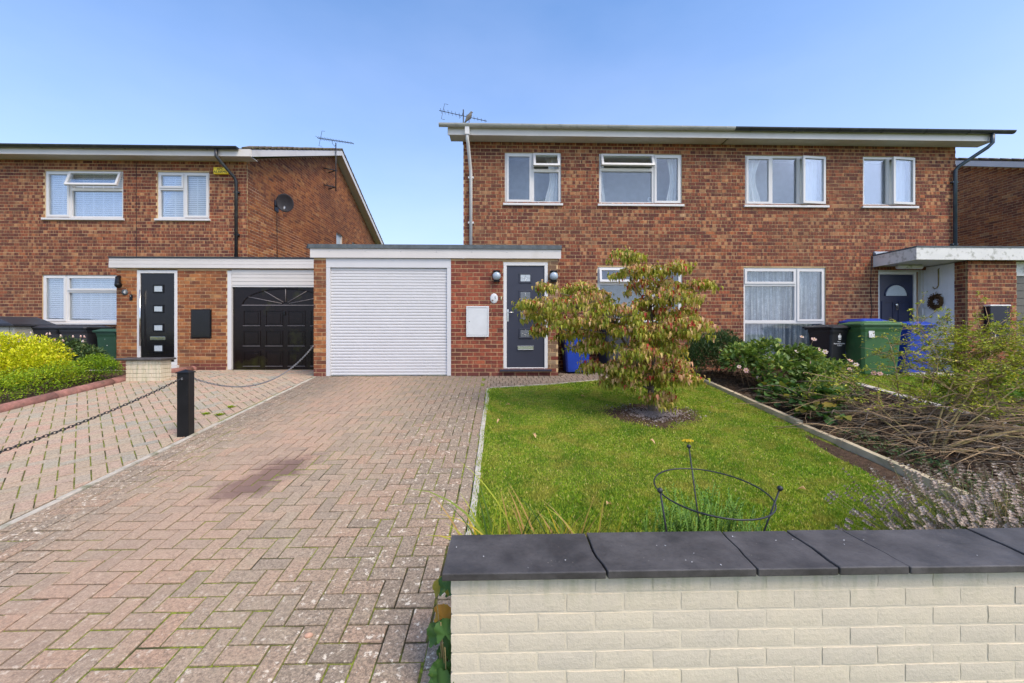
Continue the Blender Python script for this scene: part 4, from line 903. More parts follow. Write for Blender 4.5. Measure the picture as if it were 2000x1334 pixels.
def herringbone(parent, mat, planes, bbox, ang, org, pitch=.1035, gap=.0045, n_ind=300, extra=(), zoff=0.0, wave=0.0):
    ca, sa = math.cos(ang), math.sin(ang); cand = []
    N = int(max(bbox[1]-bbox[0], bbox[3]-bbox[2])/pitch)+8
    cx, cy = (bbox[0]+bbox[1])/2, (bbox[2]+bbox[3])/2
    for i in range(-N, N):
        for j in range(-N, N):
            k = (i-j) % 4
            if k == 0: a, b, w, h = i, j, 2, 1
            elif k == 3: a, b, w, h = i, j, 1, 2
            else: continue
            q = [(a*pitch+gap, b*pitch+gap), ((a+w)*pitch-gap, b*pitch+gap), ((a+w)*pitch-gap, (b+h)*pitch-gap), (a*pitch+gap, (b+h)*pitch-gap)]
            q = [(org[0]+x*ca-y*sa, org[1]+x*sa+y*ca) for x, y in q]
            mx_ = sum(p[0] for p in q)/4; my_ = sum(p[1] for p in q)/4
            if not (bbox[0]-.2 < mx_ < bbox[1]+.2 and bbox[2]-.2 < my_ < bbox[3]+.2): continue
            c = clip_poly(q, planes)
            if len(c) < 3 or area(c) < .0012: continue
            cand.append((c, len(c) == 4 and abs(area(c)-area(q)) < 1e-6, (mx_, my_), 0 if k == 0 else 1))
    cand += [(ccw(p), False, (sum(v[0] for v in p)/len(p), sum(v[1] for v in p)/len(p)), 0) for p in extra]
    def vis(m_): x, y = m_; return abs((x-.025*y)/(y+.025*x)) < 1.27 and y > 1.6 if y > .1 else False
    cand.sort(key=lambda c: (0 if vis(c[2]) else 1, math.hypot(*c[2])))
    base = MB(); W_, H_ = 2*pitch-2*gap, pitch-2*gap
    shared = []
    for v in range(3):
        b = MB(); add_paver(b, [(-W_/2, -H_/2), (W_/2, -H_/2), (W_/2, H_/2), (-W_/2, H_/2)], lambda x, y: 0, 0, 0, .004+.0012*v); shared.append(b.mesh('paver', mat))
    zf = lambda x, y: gz(y)+zoff
    st = MB()
    for idx, (c, full, mid, k) in enumerate(cand):
        tone = min(.99, max(.01, R.betavariate(1.7, 1.7))); dz = R.uniform(-.0025, .0025) + wave*noise.noise(Vector((mid[0]*1.5, mid[1]*1.5, 0)))
        if idx < n_ind and vis(mid):
            if full:
                tilt = math.atan(S) if mid[1] < YK else 0
                rot = (Matrix.Rotation(tilt+R.uniform(-.012, .012), 3, 'X') @ Matrix.Rotation(R.uniform(-.012, .012), 3, 'Y') @ Matrix.Rotation(ang+(math.pi/2 if k else 0)+R.uniform(-.012, .012), 3, 'Z')).to_euler()
                link('paver', R.choice(shared), parent, (mid[0], mid[1], zf(*mid)+dz), rot, (1, 1, 1), tone)
            else:
                b = MB(); add_paver(b, [(x-mid[0], y-mid[1]) for x, y in c], lambda x, y: gz(y+mid[1])-gz(mid[1]), 0)
                link('paver', b.mesh('paver', mat), parent, (mid[0], mid[1], zf(*mid)+dz), (0, 0, 0), (1, 1, 1), tone)
        else: add_paver(st, c, zf, tone, dz)
    st.build('pavers', mat, parent, kind='stuff')
    return cand
drive = sheet('driveway', 'joint_moss', -3.44, -.25, [.56, YK, 8.0], -.0085)
path_pts = [(-.25, 6.78), (-.19, 6.85), (.4, 6.98), (1.0, 7.14), (1.7, 7.38), (2.15, 7.75), (2.3, 8.15), (2.3, 8.68), (-.25, 8.68)]
m = MB()
m.add([(x, y, gz(y)-.0085) for x, y in path_pts], [(0, 1, 2), (0, 2, 3), (0, 3, 4), (0, 4, 5), (0, 5, 6), (0, 6, 7, 8)]); m.build('path', 'joint_moss')['kind'] = 'structure'
edge_blocks = []
y = .6
while y < 6.7: edge_blocks.append([(-.345, y+.003), (-.250, y+.003), (-.250, y+.198), (-.345, y+.198)]); y += .2015
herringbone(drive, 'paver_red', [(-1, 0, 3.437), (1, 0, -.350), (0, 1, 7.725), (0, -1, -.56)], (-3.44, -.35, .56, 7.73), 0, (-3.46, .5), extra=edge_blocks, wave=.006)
pathg = [o for o in COL.objects if o.name == 'path'][0]
# the strip in front of the hall: blocks laid across in stretcher bond, cut to the curve of the lawn
st = MB(); row = 0; y = 6.72
def lawn_top(x): return float(np.interp(x, [-.25, -.19, .4, 1.0, 1.7, 2.15, 2.3, 3.6], [6.76, 6.83, 6.96, 7.12, 7.36, 7.73, 8.1, 8.3]))
pv_list = []
while y < 8.66:
    x = -.352+(.052 if row % 2 else 0)
    while x < 2.3:
        q = [(x+.004, y+.004), (x+.100, y+.004), (x+.100, y+.200), (x+.004, y+.200)]
        pl_ = [(1, 0, 2.3), (0, 1, 8.68)]
        for (xa, xb) in ((-.25, .4), (.4, 1.0), (1.0, 1.7), (1.7, 2.15)):
            if xa-.05 <= x < xb:
                ya_, yb_ = lawn_top(xa)+.05, lawn_top(xb)+.05; nx_, ny_ = (yb_-ya_), -(xb-xa); d_ = nx_*xa+ny_*ya_; pl_.append((nx_, ny_, d_))
        if x < -.25: pl_.append((0, -1, -6.705))
        if not (x+.1 < 1.07+.0 and y > 7.72) and not (x < -.36):
            if x < 1.066: pl_.append((0, 1, 7.722))
            c = clip_poly(q, pl_)
            if len(c) >= 3 and area(c) > .001: pv_list.append(ccw(c))
        x += .104
    y += .204; row += 1
pv_list.sort(key=lambda c: math.hypot(c[0][0], c[0][1]))
for i, c in enumerate(pv_list):
    cx = sum(p[0] for p in c)/len(c); cy = sum(p[1] for p in c)/len(c); tone = R.uniform(.02, .7)
    b = MB(); add_paver(b, [(x_-cx, y_-cy) for x_, y_ in c], lambda x_, y_: gz(y_+cy)-gz(cy), 0, R.uniform(-.002, .002)); link('paver', b.mesh('paver', 'paver_red'), pathg, (cx, cy, gz(cy)), tone=tone)
d4 = sheet('driveway', 'joint_moss', -6.64, -3.505, [.56, YK, 9.2], -.0085)
herringbone(d4, 'paver_mixed', [(-1, 0, 6.62), (1, 0, -3.525), (0, 1, 9.08), (0, -1, -.56)], (-6.64, -3.51, .56, 9.1), rad(45), (-5, 4.5), pitch=.1035, gap=.0046, wave=.004)
# edging strip between the drives, in lengths
def edging(root, mat, x0, x1, y0, y1, top, part, step=.915, jit=.004, bev=.006):
    y = y0
    while y < y1-.02:
        e = min(y+step-.006, y1); k = MB(); j = R.uniform(-jit, jit); h = R.uniform(-.004, .004)
        k.hexa([(x0+j, y, gz(y)-.06), (x1+j, y, gz(y)-.06), (x1+j, e, gz(e)-.06), (x0+j, e, gz(e)-.06), (x0+j, y, gz(y)+top+h), (x1+j, y, gz(y)+top+h), (x1+j, e, gz(e)+top+h), (x0+j, e, gz(e)+top+h)])
        k.build(part, mat, root, bevel=bev); y = e+.006
e1 = thing('edging', 'mossy concrete edging strip between the two block paved drives', 'kerb', (0, 0, 0)); edging(e1, 'concrete', -3.500, -3.443, .56, 7.70, .004, 'kerb_stone')
e2 = thing('edging', 'lichen spotted concrete edging between drive and lawn', 'kerb', (0, 0, 0)); edging(e2, 'concrete_pale', -.246, -.196, 1.87, 6.74, .018, 'kerb_stone', jit=.008)
pts = [(-.19, 6.80), (.4, 6.94), (1.0, 7.10), (1.7, 7.34), (2.15, 7.71), (2.3, 8.1)]
for (xa, ya), (xb, yb) in zip(pts[:-1], pts[1:]):
    k = MB(); za, zb = gz(ya), gz(yb); k.hexa([(xa, ya, za-.05), (xb-.004, yb, zb-.05), (xb-.004, yb+.045, zb-.05), (xa, ya+.045, za-.05), (xa, ya, za+.006), (xb-.004, yb, zb+.006), (xb-.004, yb+.045, zb+.006), (xa, ya+.045, za+.006)])
    k.build('kerb_stone', 'concrete', e2)
e3 = thing('kerb', 'rounded red concrete kerb along the hedge of the left drive', 'kerb', (0, 0, 0)); y = .9
while y < 9.1:
    e = min(y+.90, 9.1)
    if not (7.36 < (y+e)/2 < 7.6):
        k = MB(); k.tube([(-6.70, y, gz(y)+.01), (-6.70, (y+e)/2, gz((y+e)/2)+.01), (-6.70, e-.006, gz(e-.006)+.01)], .078, 14); k.build('kerb_stone', 'kerb_red', e3)
    y = e
e4 = thing('edging', 'pale concrete edging between the shrub bed and the neighbouring lawn', 'kerb', (0, 0, 0)); edging(e4, 'concrete_pale', 6.08, 6.22, 2.0, 7.75, .03, 'kerb_stone', step=1.2)
# timber boards
tb = thing('timber_edging', 'weathered timber boards edging the right side of the lawn', 'edging', (0, 0, 0))
for (ya, yb, xo, up) in ((3.05, 4.30, .005, .070), (4.305, 4.90, .0, .045), (4.905, 5.90, .003, .055), (5.905, 7.2, -.003, .045)):
    k = MB(); xa, xb = 3.575+xo, 3.64+xo; s_ = .035
    k.hexa([(xa+s_, ya, gz(ya)-.06), (xb+s_, ya, gz(ya)-.06), (xb, yb, gz(yb)-.06), (xa, yb, gz(yb)-.06), (xa+s_, ya, gz(ya)+up), (xb+s_, ya, gz(ya)+up), (xb, yb, gz(yb)+up), (xa, yb, gz(yb)+up)]); k.build('board', 'timber', tb, bevel=.006)

# ------------------------------------------------------------------ lawn, beds
xs = [-.192, .4, 1.0, 1.7, 2.15, 2.3, 3.57]; ring_ = [(x, lawn_top(x)-.02) for x in xs]
lawn = MB(); vs = []; fs = []; ncol = 8; cols = np.linspace(-.192, 3.60, 24)
for x in cols:
    for k in range(14): yy = 1.86+(lawn_top(x)-.02-1.86)*k/13; vs.append((x, yy, gz(yy)-.012+.012*noise.noise(Vector((x*1.2, yy*1.2, 3)))))
for i in range(len(cols)-1):
    for k in range(13): fs.append((i*14+k, (i+1)*14+k, (i+1)*14+k+1, i*14+k+1))
lawn.add(vs, fs, 0, True); lo = lawn.build('lawn', 'turf'); lo['kind'] = 'structure'
def soil_sheet(name, x0, x1, y0, y1, dz, mat='soil'):
    m = MB(); nx_, ny_ = max(2, int((x1-x0)/.16)), max(2, int((y1-y0)/.16)); vs = []; fs = []
    for i in range(nx_+1):
        for k in range(ny_+1):
            x = x0+(x1-x0)*i/nx_; y_ = y0+(y1-y0)*k/ny_; e = 0 if i in (0, nx_) or k in (0, ny_) else 1
            vs.append((x, y_, gz(y_)+dz+e*.035*noise.noise(Vector((x*3, y_*3, 1)))+e*.02))
    for i in range(nx_):
        for k in range(ny_): fs.append((i*(ny_+1)+k, (i+1)*(ny_+1)+k, (i+1)*(ny_+1)+k+1, i*(ny_+1)+k+1))
    m.add(vs, fs, 0, True); o = m.build(name, mat); o['kind'] = 'structure'; return o
soil_sheet('flower_bed', 3.66, 6.08, 1.86, 8.65, .0)
soil_sheet('flower_bed', -13, -6.79, .6, 8.9, .0)
soil_sheet('neighbouring_lawn', 6.23, 12.5, 1.2, 7.6, -.01, 'turf')
m = MB(); m.box(6.23, 14.5, 7.66, 7.895, .6, HZ-.003); m.box(6.2, 9.2, 7.896, 8.69, .6, HZ-.003); m.box(-14, -8.36, 8.91, 9.88, .6, HZ-.003); m.box(-8.36, -6.79, 8.91, 9.09, .6, HZ-.003)
m.build('pavement', 'concrete_pale')['kind'] = 'structure'
# bare soil by the boards, and the ring of mulch under the tree
TX, TY = 2.03, 5.50; TZ = gz(TY)
def blob(name, mat, cx, cy, rx, ry, dz, seed, up=.02):
    m = MB(); n = 28; vs = [(cx, cy, gz(cy)+dz+up)]; fs = []
    for r_i, fr in enumerate((.5, 1.0)):
        for k in range(n):
            a = 2*math.pi*k/n; q = fr*(1+.22*noise.noise(Vector((math.cos(a)*1.3+seed, math.sin(a)*1.3, seed)))); x = cx+rx*q*math.cos(a); y_ = cy+ry*q*math.sin(a)
            vs.append((x, y_, gz(y_)+dz+(up*.7 if r_i == 0 else -.012)))
    for k in range(n): j = (k+1) % n; fs += [(0, 1+k, 1+j), (1+k, 1+n+k, 1+n+j, 1+j)]
    m.add(vs, fs, 0, True); o = m.build(name, mat); o['kind'] = 'structure'; return o
blob('bare_soil', 'soil', TX-.05, TY-.08, .85, .60, -.006, 2.2, up=.01)
blob('bare_soil', 'soil', 3.47, 3.80, .15, .80, -.004, 5.2)
V = []; F = []
for i in range(1900):
    a = R.uniform(0, 2*math.pi); r_ = min(.62, abs(R.gauss(0, .24)))*(1+.25*math.sin(a*3+1)); x, y_ = TX+r_*math.cos(a), TY-.12+r_*.7*math.sin(a); z = gz(y_)+.008; s_ = R.uniform(.006, .014)
    b = len(V); rot = Matrix.Rotation(R.uniform(0, 6), 3, 'Z') @ Matrix.Rotation(R.uniform(-.5, .5), 3, 'X')
    for p in ((-1, -.6, 0), (1, -.6, 0), (.8, .6, 0), (-.7, .7, 0), (0, 0, .6)): q = rot @ Vector(p)*s_; V.append((x+q.x, y_+q.y, z+q.z))
    F += [(b, b+1, b+4), (b+1, b+2, b+4), (b+2, b+3, b+4), (b+3, b, b+4)]
o = link('mulch', npmesh('mulch', V, F, 'mulch'), None); o['kind'] = 'stuff'; tag(o, 'ring of pale stone chippings on the soil round the tree trunk', 'mulch')

def grass(name, label, n, sampler, hmin, hmax, mask=None):
    P = sampler(n); 
    if mask is not None: P = P[mask(P)]
    n = len(P); z = np.clip(S*P[:, 1], 0, HZ); d = np.hypot(P[:, 0], P[:, 1])
    cl = np.array([noise.noise(Vector((x*2.2, y_*2.2, 7))) for x, y_ in P[::20]]); cl = np.repeat(cl, 20)[:n] if len(cl)*20 >= n else np.resize(cl, n)
    nz = 0.5+0.5*np.sin(P[:, 0]*5.1+2*np.sin(P[:, 1]*3.3))*np.sin(P[:, 1]*4.3+1.5*np.sin(P[:, 0]*4.1))
    h = NR.uniform(hmin, hmax, n)*(0.8+.35*nz); w = (.0022+.0011*d)*NR.uniform(.7, 1.3, n)
    a = NR.uniform(0, 2*math.pi, n); lean = NR.uniform(.1, .75, n)*h; la = NR.uniform(0, 2*math.pi, n)
    B = np.stack([P[:, 0], P[:, 1], z-.014], 1); dx = np.stack([np.cos(a)*w, np.sin(a)*w, 0*w], 1)
    T = B+np.stack([np.cos(la)*lean, np.sin(la)*lean, h], 1)
    V = np.stack([B-dx, B+dx, T], 1).reshape(-1, 3); F = np.arange(3*n).reshape(n, 3)
    tone = np.clip(NR.beta(2.1, 2.4, n)*.75+.22*(1-nz)+.05, .02, .97); tone[NR.rand(n) < .04] = .97
    o = link(name, npmesh(name, V, F, 'grass_blade', tone), None); o['kind'] = 'stuff'; tag(o, label, 'grass'); return o
def samp_lawn(n):
    y_ = 1.86+(8.2-1.86)*NR.rand(n)**1.55; x = -.19+3.76*NR.rand(n); return np.stack([x, y_], 1)
def mask_lawn(P):
    x, y_ = P[:, 0], P[:, 1]; ok = y_ < np.interp(x, [-.25, -.19, .4, 1.0, 1.7, 2.15, 2.3, 3.6], [6.76, 6.83, 6.96, 7.12, 7.36, 7.73, 8.1, 8.3])-.03
    d1 = np.sqrt(((x-TX+.05)/.92)**2+((y_-TY+.1)/.70)**2)+.28*np.sin(x*9)*np.sin(y_*8)+.12*np.sin(x*31)*np.sin(y_*27); ok &= ~((d1 < 1.0) & (NR.rand(len(x)) < np.clip(1.35-d1*1.15, 0, .95)))
    d2 = np.sqrt(((x-3.50)/.20)**2+((y_-3.80)/.85)**2)+.25*np.sin(x*13)*np.sin(y_*8); ok &= ~((d2 < 1.0) & (NR.rand(len(x)) < .9)); return ok
grass('lawn_grass', 'short mown green and yellow grass of the front lawn', 380000, samp_lawn, .009, .027, mask_lawn)
def samp_n(n): return np.stack([6.23+5.2*NR.rand(n), 3.0+4.6*NR.rand(n)], 1)
grass('lawn_grass', 'longer bright green grass of the neighbouring lawn behind the thorny shrub', 60000, samp_n, .03, .09)
def samp_e(n): return np.stack([-.20+.04*NR.randn(n)*.5, 1.9+4.8*NR.rand(n)], 1)
grass('edge_grass', 'ragged grass growing over the concrete edging beside the drive', 5000, samp_e, .02, .06)
# ------------------------------------------------------------------ front wall
WX0, WX1, WY0, WY1, WT = -.196, 3.6, 1.590, 1.80, .738
fw = thing('garden_wall', 'low cream painted brick wall with dark slate coping in the foreground', 'wall', (WX0, WY0, .0))
m = MB(); m.box(.004, WX1-WX0, .0024, WY1-WY0, -.1, WT); m.build('wall', 'cream_mortar', fw)
bricks = []
for r_ in range(-1, 8):
    zt = .7365-.0755*r_+0; zb = zt-.0655
    if r_ == -1: continue
    a = -.1125 if r_ % 2 == 0 else 0.0
    while a < WX1-WX0:
        p, q = max(a, 0), min(a+.2155, WX1-WX0)
        if q-p > .03: bricks.append((p, q, zb, zt))
        a += .2255
def rough_brick(w, h, d, seed):
    m = MB(); nx_, nz_ = 9, 4; g = {}; vs = []; fs = []
    for i in range(nx_):
        for k in range(nz_):
            u, v = i/(nx_-1), k/(nz_-1); e = (i in (0, nx_-1)) + (k in (0, nz_-1))
            x = w*u+ (0 if not e else .003*noise.noise(Vector((u*5, v*5, seed)))); z = h*v+(0 if not e else .0022*noise.noise(Vector((u*6, v*6, seed+9))))
            y = -.0012*(1 if e == 0 else (.0 if e == 1 else -.5)) + .0009*noise.noise(Vector((u*7, v*3, seed+3)))
            vs.append((x, y, z))
    for i in range(nx_-1):
        for k in range(nz_-1): fs.append((i*nz_+k, (i+1)*nz_+k, (i+1)*nz_+k+1, i*nz_+k+1))
    b = len(vs); border = [i*nz_ for i in range(nx_)]+[(nx_-1)*nz_+k for k in range(1, nz_)]+[i*nz_+nz_-1 for i in range(nx_-2, -1, -1)]+[k for k in range(nz_-2, 0, -1)]
    for j in border: vs.append((vs[j][0], d, vs[j][2]))
    n = len(border)
    for j in range(n): fs.append((border[(j+1) % n], border[j], b+j, b+(j+1) % n))
    m.add(vs, fs, 0, False); return m.mesh('brick', 'cream_painted_brick')
full = [rough_brick(.2155, .0655, .02, s_*7.3) for s_ in range(8)]
for p, q, zb, zt in bricks:
    me = R.choice(full) if q-p > .21 else rough_brick(q-p, .0655, .02, R.random()*50)
    link('brick', me, fw, (p, R.uniform(-.001, .0015), zb+R.uniform(-.001, .001)), (0, R.uniform(-.005, .005), 0), (1, 1, 1), R.random())
for r_ in range(8):   # end face of the wall
    zt = .7365-.0755*r_
    k = MB(); k.box(0, .006, .02, .2, zt-.0655, zt); k.build('brick', 'cream_painted_brick', fw, bevel=.002)
cuts = [-.229, .386, .994, 1.297, 1.574, 2.154, 2.76, 3.3, 3.62]
for i, (a, b) in enumerate(zip(cuts[:-1], cuts[1:])):
    m = MB(); n = 6; vs = []; fs = []
    def cutx(c, t, k): return c+(.0 if k in (0, len(cuts)-1) else .010*noise.noise(Vector((c*9, t*3.1, 2)))+.012*math.sin(t*2.4+c*5))
    z0_, z1_ = .742, .771
    for t in range(n+1):
        f_ = t/n; y_ = -.040+.30*f_
        xa, xb = cutx(a, f_, i)+.0035, cutx(b, f_, i+1)-.0035
        dz_ = .0025*noise.noise(Vector((i*3.3, f_*2, 4)))+(.003 if i % 2 else 0)
        vs += [(xa-WX0, y_, z0_), (xb-WX0, y_, z0_), (xb-WX0, y_, z1_+dz_), (xa-WX0, y_, z1_+dz_)]
    for t in range(n):
        for j in range(4): fs.append((4*t+j, 4*t+(j+1) % 4, 4*t+4+(j+1) % 4, 4*t+4+j))
    fs += [(3, 2, 1, 0), (4*n, 4*n+1, 4*n+2, 4*n+3)]
    m.add(vs, fs); m.build('coping_stone', 'coping_slate', fw, bevel=.004)
m = MB(); m.box(.02, WX1-WX0, .0, WY1-WY0, .735, .7405); m.build('mortar_bed', 'cream_mortar', fw)

# low pier and wall on the left
lw = thing('garden_wall', 'short white painted wall end with dark coping beside the left drive', 'wall', (-6.62, 7.38, gz(7.38)))
m = MB(); m.box(.01, .59, .01, .24, -.05, .36); m.build('wall', 'cream_mortar', lw)
for r_ in range(5):
    off = 0 if r_ % 2 else -.11; a = off
    while a < .60:
        p, q = max(a, 0), min(a+.215, .60)
        if q-p > .03: k = MB(); k.box(p, q, 0, .02, .005+r_*.075-.02, .07+r_*.075-.02); k.build('brick', 'cream_painted_brick', lw, bevel=.004)
        a += .225
    k = MB(); k.box(.585, .60, .02, .24, .005+r_*.075-.02, .07+r_*.075-.02); k.build('brick', 'cream_painted_brick', lw, bevel=.004)
for a, b in ((-.25, .20), (.205, .65)):
    k = MB(); k.box(a, b, -.05, .30, .362, .40); k.build('coping_stone', 'coping_slate', lw, bevel=.014)

# ------------------------------------------------------------------ post and chains
def post(y, lab):
    t_ = thing('post', lab, 'post', (-3.555, y, gz(y)), rad(8))
    m = MB(); m.box(-.058, .058, -.058, .058, -.05, .70); m.build('shaft', 'black_paint', t_, bevel=.005)
    m = MB(); m.add([(-.066, -.066, .70), (.066, -.066, .70), (.066, .066, .70), (-.066, .066, .70), (-.066, -.066, .712), (.066, -.066, .712), (.066, .066, .712), (-.066, .066, .712), (0, 0, .74)], [(0, 3, 2, 1), (0, 1, 5, 4), (1, 2, 6, 5), (2, 3, 7, 6), (3, 0, 4, 7), (4, 5, 8), (5, 6, 8), (6, 7, 8), (7, 4, 8)]); m.build('cap', 'black_paint', t_)
    for s_ in (-1, 1):
        m = MB(); m.tube([(-.0, s_*.058+.012*math.cos(a)*0, .645+.014*math.sin(a)) if False else (.0, s_*(.068+.012*math.cos(a)), .640+.012*math.sin(a)) for a in np.linspace(0, 6.28, 9)], .003, 4); m.build('eye_bolt', 'galvanised', t_)
post(4.70, 'black square post with pyramid cap carrying chains between the drives')
post(1.35, 'second black post of the chain, nearer the street')
mlk = MB(); n = 12; mlk.tube([(.019*(1 if math.cos(2*math.pi*k/n) > 0 else -1)*min(1, abs(math.cos(2*math.pi*k/n))*1.4)+.0, .0, .0105*math.sin(2*math.pi*k/n)) for k in range(n+1)], .0034, 4, caps=False)
lkm = mlk.mesh('chain_link', 'galvanised'); mlk2 = mlk.mesh('chain_link', 'dark_steel')
def chain(lab, A, B, sag, me, step=.031):
    t_ = thing('chain', lab, 'chain', A); A, B = Vector(A), Vector(B); L_ = (B-A).length
    f = lambda t: A+(B-A)*t-Vector((0, 0, 4*sag*t*(1-t)))
    nL = int((L_+8*sag*sag/(3*L_))/step)
    for i in range(nL):
        t = (i+.5)/nL; p = f(t); d = (f(min(1, t+.01))-f(max(0, t-.01))).normalized(); q = d.to_track_quat('X', 'Z') @ Matrix.Rotation(rad(45 if i % 2 else -45), 4, 'X').to_quaternion()
        link('chain_link', me, t_, p-A, q.to_euler())
chain('steel chain hanging from the black post down towards the street', (-3.555, 4.62, gz(4.7)+.640), (-3.555, 1.43, gz(1.35)+.62), .13, mlk2)
chain('steel chain sagging between the black post and the garage wall', (-3.555, 4.78, gz(4.7)+.640), (-3.51, 7.72, 1.44), .36, lkm)

# ------------------------------------------------------------------ bins
def bin_(label, mat, loc, rz, h=1.0, w=.56, d=.66, cat='wheelie bin', group=None, lidmat=None):
    t_ = thing('wheelie_bin', label, cat, loc, rz, group)
    b = w*.40; b2 = d*.36; tW, tD = w/2, d/2
    m = MB(); prof = [(b, b2, .03), (b*1.04, b2*1.03, .10), (tW*.93, tD*.93, h*.80), (tW*.985, tD*.985, h*.86), (tW*.985, tD*.985, h*.905)]
    vs = []; c = .85
    for (x, y_, z) in prof:
        for (sx, sy) in ((-1, -c), (-c, -1), (c, -1), (1, -c), (1, c), (c, 1), (-c, 1), (-1, c)): vs.append((sx*x, sy*y_, z))
    fs = [tuple(range(7, -1, -1))]
    for i in range(len(prof)-1):
        for k in range(8): fs.append((i*8+k, i*8+(k+1) % 8, (i+1)*8+(k+1) % 8, (i+1)*8+k))
    fs.append(tuple((len(prof)-1)*8+k for k in range(8))); m.add(vs, fs)
    for sx in (-.5, -.15, .15, .5): m.hexa([(sx*w*.8-.008, -tD*.78, h*.45), (sx*w*.8+.008, -tD*.78, h*.45), (sx*w*.8+.008, -tD*.70, h*.45), (sx*w*.8-.008, -tD*.70, h*.45), (sx*w*.85-.008, -tD*.975, h*.86), (sx*w*.85+.008, -tD*.975, h*.86), (sx*w*.85+.008, -tD*.9, h*.86), (sx*w*.85-.008, -tD*.9, h*.86)]) if False else None
    m.build('body', mat, t_, bevel=.012)
    m = MB(); m.ring(-tW*1.02, tW*1.02, 0, 0, 0, 0, 0) if False else None
    rim = MB()
    for (x0, x1, y0, y1) in ((-tW-.012, tW+.012, -tD-.012, -tD+.02), (-tW-.012, tW+.012, tD-.02, tD+.012), (-tW-.012, -tW+.02, -tD+.02, tD-.02), (tW-.02, tW+.012, -tD+.02, tD-.02)): rim.box(x0, x1, y0, y1, h*.90, h*.935)
    rim.build('rim', mat, t_, bevel=.004)
    l = MB(); pr = [(tW+.035, tD+.035, h*.925, 0), (tW+.03, tD+.03, h*.955, 0), (tW*.80, tD*.80, h*.985, .02), (tW*.74, tD*.74, h*1.0, .02)]
    vs = []
    for (x, y_, z, o_) in pr:
        for (sx, sy) in ((-1, -.88), (-.88, -1), (.88, -1), (1, -.88), (1, .88), (.88, 1), (-.88, 1), (-1, .88)): vs.append((sx*x, sy*y_, z+.02*(sy < 0)*0))
    fs = [tuple(range(7, -1, -1))]
    for i in range(3):
        for k in range(8): fs.append((i*8+k, i*8+(k+1) % 8, (i+1)*8+(k+1) % 8, (i+1)*8+k))
    fs.append(tuple(24+k for k in range(8))); l.add(vs, fs)
    for sx in (-.45, .45): l.box(sx*w-.03, sx*w+.03, tD+.0, tD+.075, h*.93, h*.965)
    l.build('lid', lidmat or mat, t_, bevel=.006)
    m = MB(); m.tube([(-w*.4, tD+.03, h*.90), (-w*.4, tD+.075, h*.925), (w*.4, tD+.075, h*.925), (w*.4, tD+.03, h*.90)], .015, 8); m.build('handle', mat, t_)
    for s_ in (-1, 1):
        wq = MB(); wq.lathe([(.03, -.025), (.085, -.025), (.10, -.018), (.10, .018), (.085, .025), (.03, .025)], 20, (s_*(b+.035), b2+.045, .10), 'x'); w_ = wq.build('wheel', 'tyre', t_)
        wq = MB(); wq.lathe([(0, s_*.022), (.035, s_*.022), (.05, s_*.012), (.055, 0)], 14, (s_*(b+.035), b2+.045, .10), 'x'); wq.build('hub', 'bin_grey', w_)
    m = MB(); m.tube([(-b-.04, b2+.045, .10), (b+.04, b2+.045, .10)], .012, 8); m.build('axle', 'galvanised', t_)
    return t_
# right
b1 = bin_('black wheelie bin with council crest, narrowest of the three below the tall window', 'bin_black', (6.50, 8.02, HZ), rad(12), .97, .44, .54)
text('West\nNorthamptonshire\nCouncil', .036, 'print_white', b1, (-.01, -.247, .60), (rad(84), 0, 0))
m = MB(); m.lathe([(0, -.002), (.025, -.002), (.032, 0)], 12, (0, 0, 0), 'y'); m.tube([(0, 0, .03), (0, 0, .07)], .006, 4); m.box(-.03, .03, -.003, 0, -.055, -.035); m.tube([(-.03, 0, -.03), (-.034, 0, .02), (0, 0, .04), (.034, 0, .02), (.03, 0, -.03)], .005, 5); c_ = m.build('crest', 'print_white', b1, (-.01, -.252, .73))
b2_ = bin_('wide green wheelie bin with a torn white label, in the middle behind the shrub', 'bin_green', (7.12, 7.72, HZ), rad(-8), 1.03, .74, .60)
m = MB(); m.add([(-.05, 0, -.075), (.045, 0, -.08), (.05, 0, .06), (.03, 0, .075), (-.048, 0, .078)], [(0, 1, 2, 3, 4)]); lb = m.build('label', 'print_white', b2_, (-.19, -.289, .80)); lb.rotation_euler = (rad(-5), 0, 0)
text('~', .04, 'print_black', lb, (-.02, -.001, -.05), name='print')
bin_('blue wheelie bin nearest the navy front door, behind the thorny shrub', 'bin_blue', (7.54, 8.36, HZ), rad(-3), 1.10, .50, .58)
bin_('blue wheelie bin with raised rim standing right of the other blue bin', 'bin_blue', (8.14, 8.06, HZ), rad(6), 1.03, .58, .62)
# behind the tree: blue bin side on, dark grey one beside it
bin_('bright blue wheelie bin seen side on between the hall and the small tree', 'bin_blue', (1.50, 8.30, HZ), rad(-90), 1.04, .56, .60)
bin_('dark grey wheelie bin half hidden behind the small tree', 'bin_grey', (2.28, 8.32, HZ), rad(-78), 1.0, .52, .58)
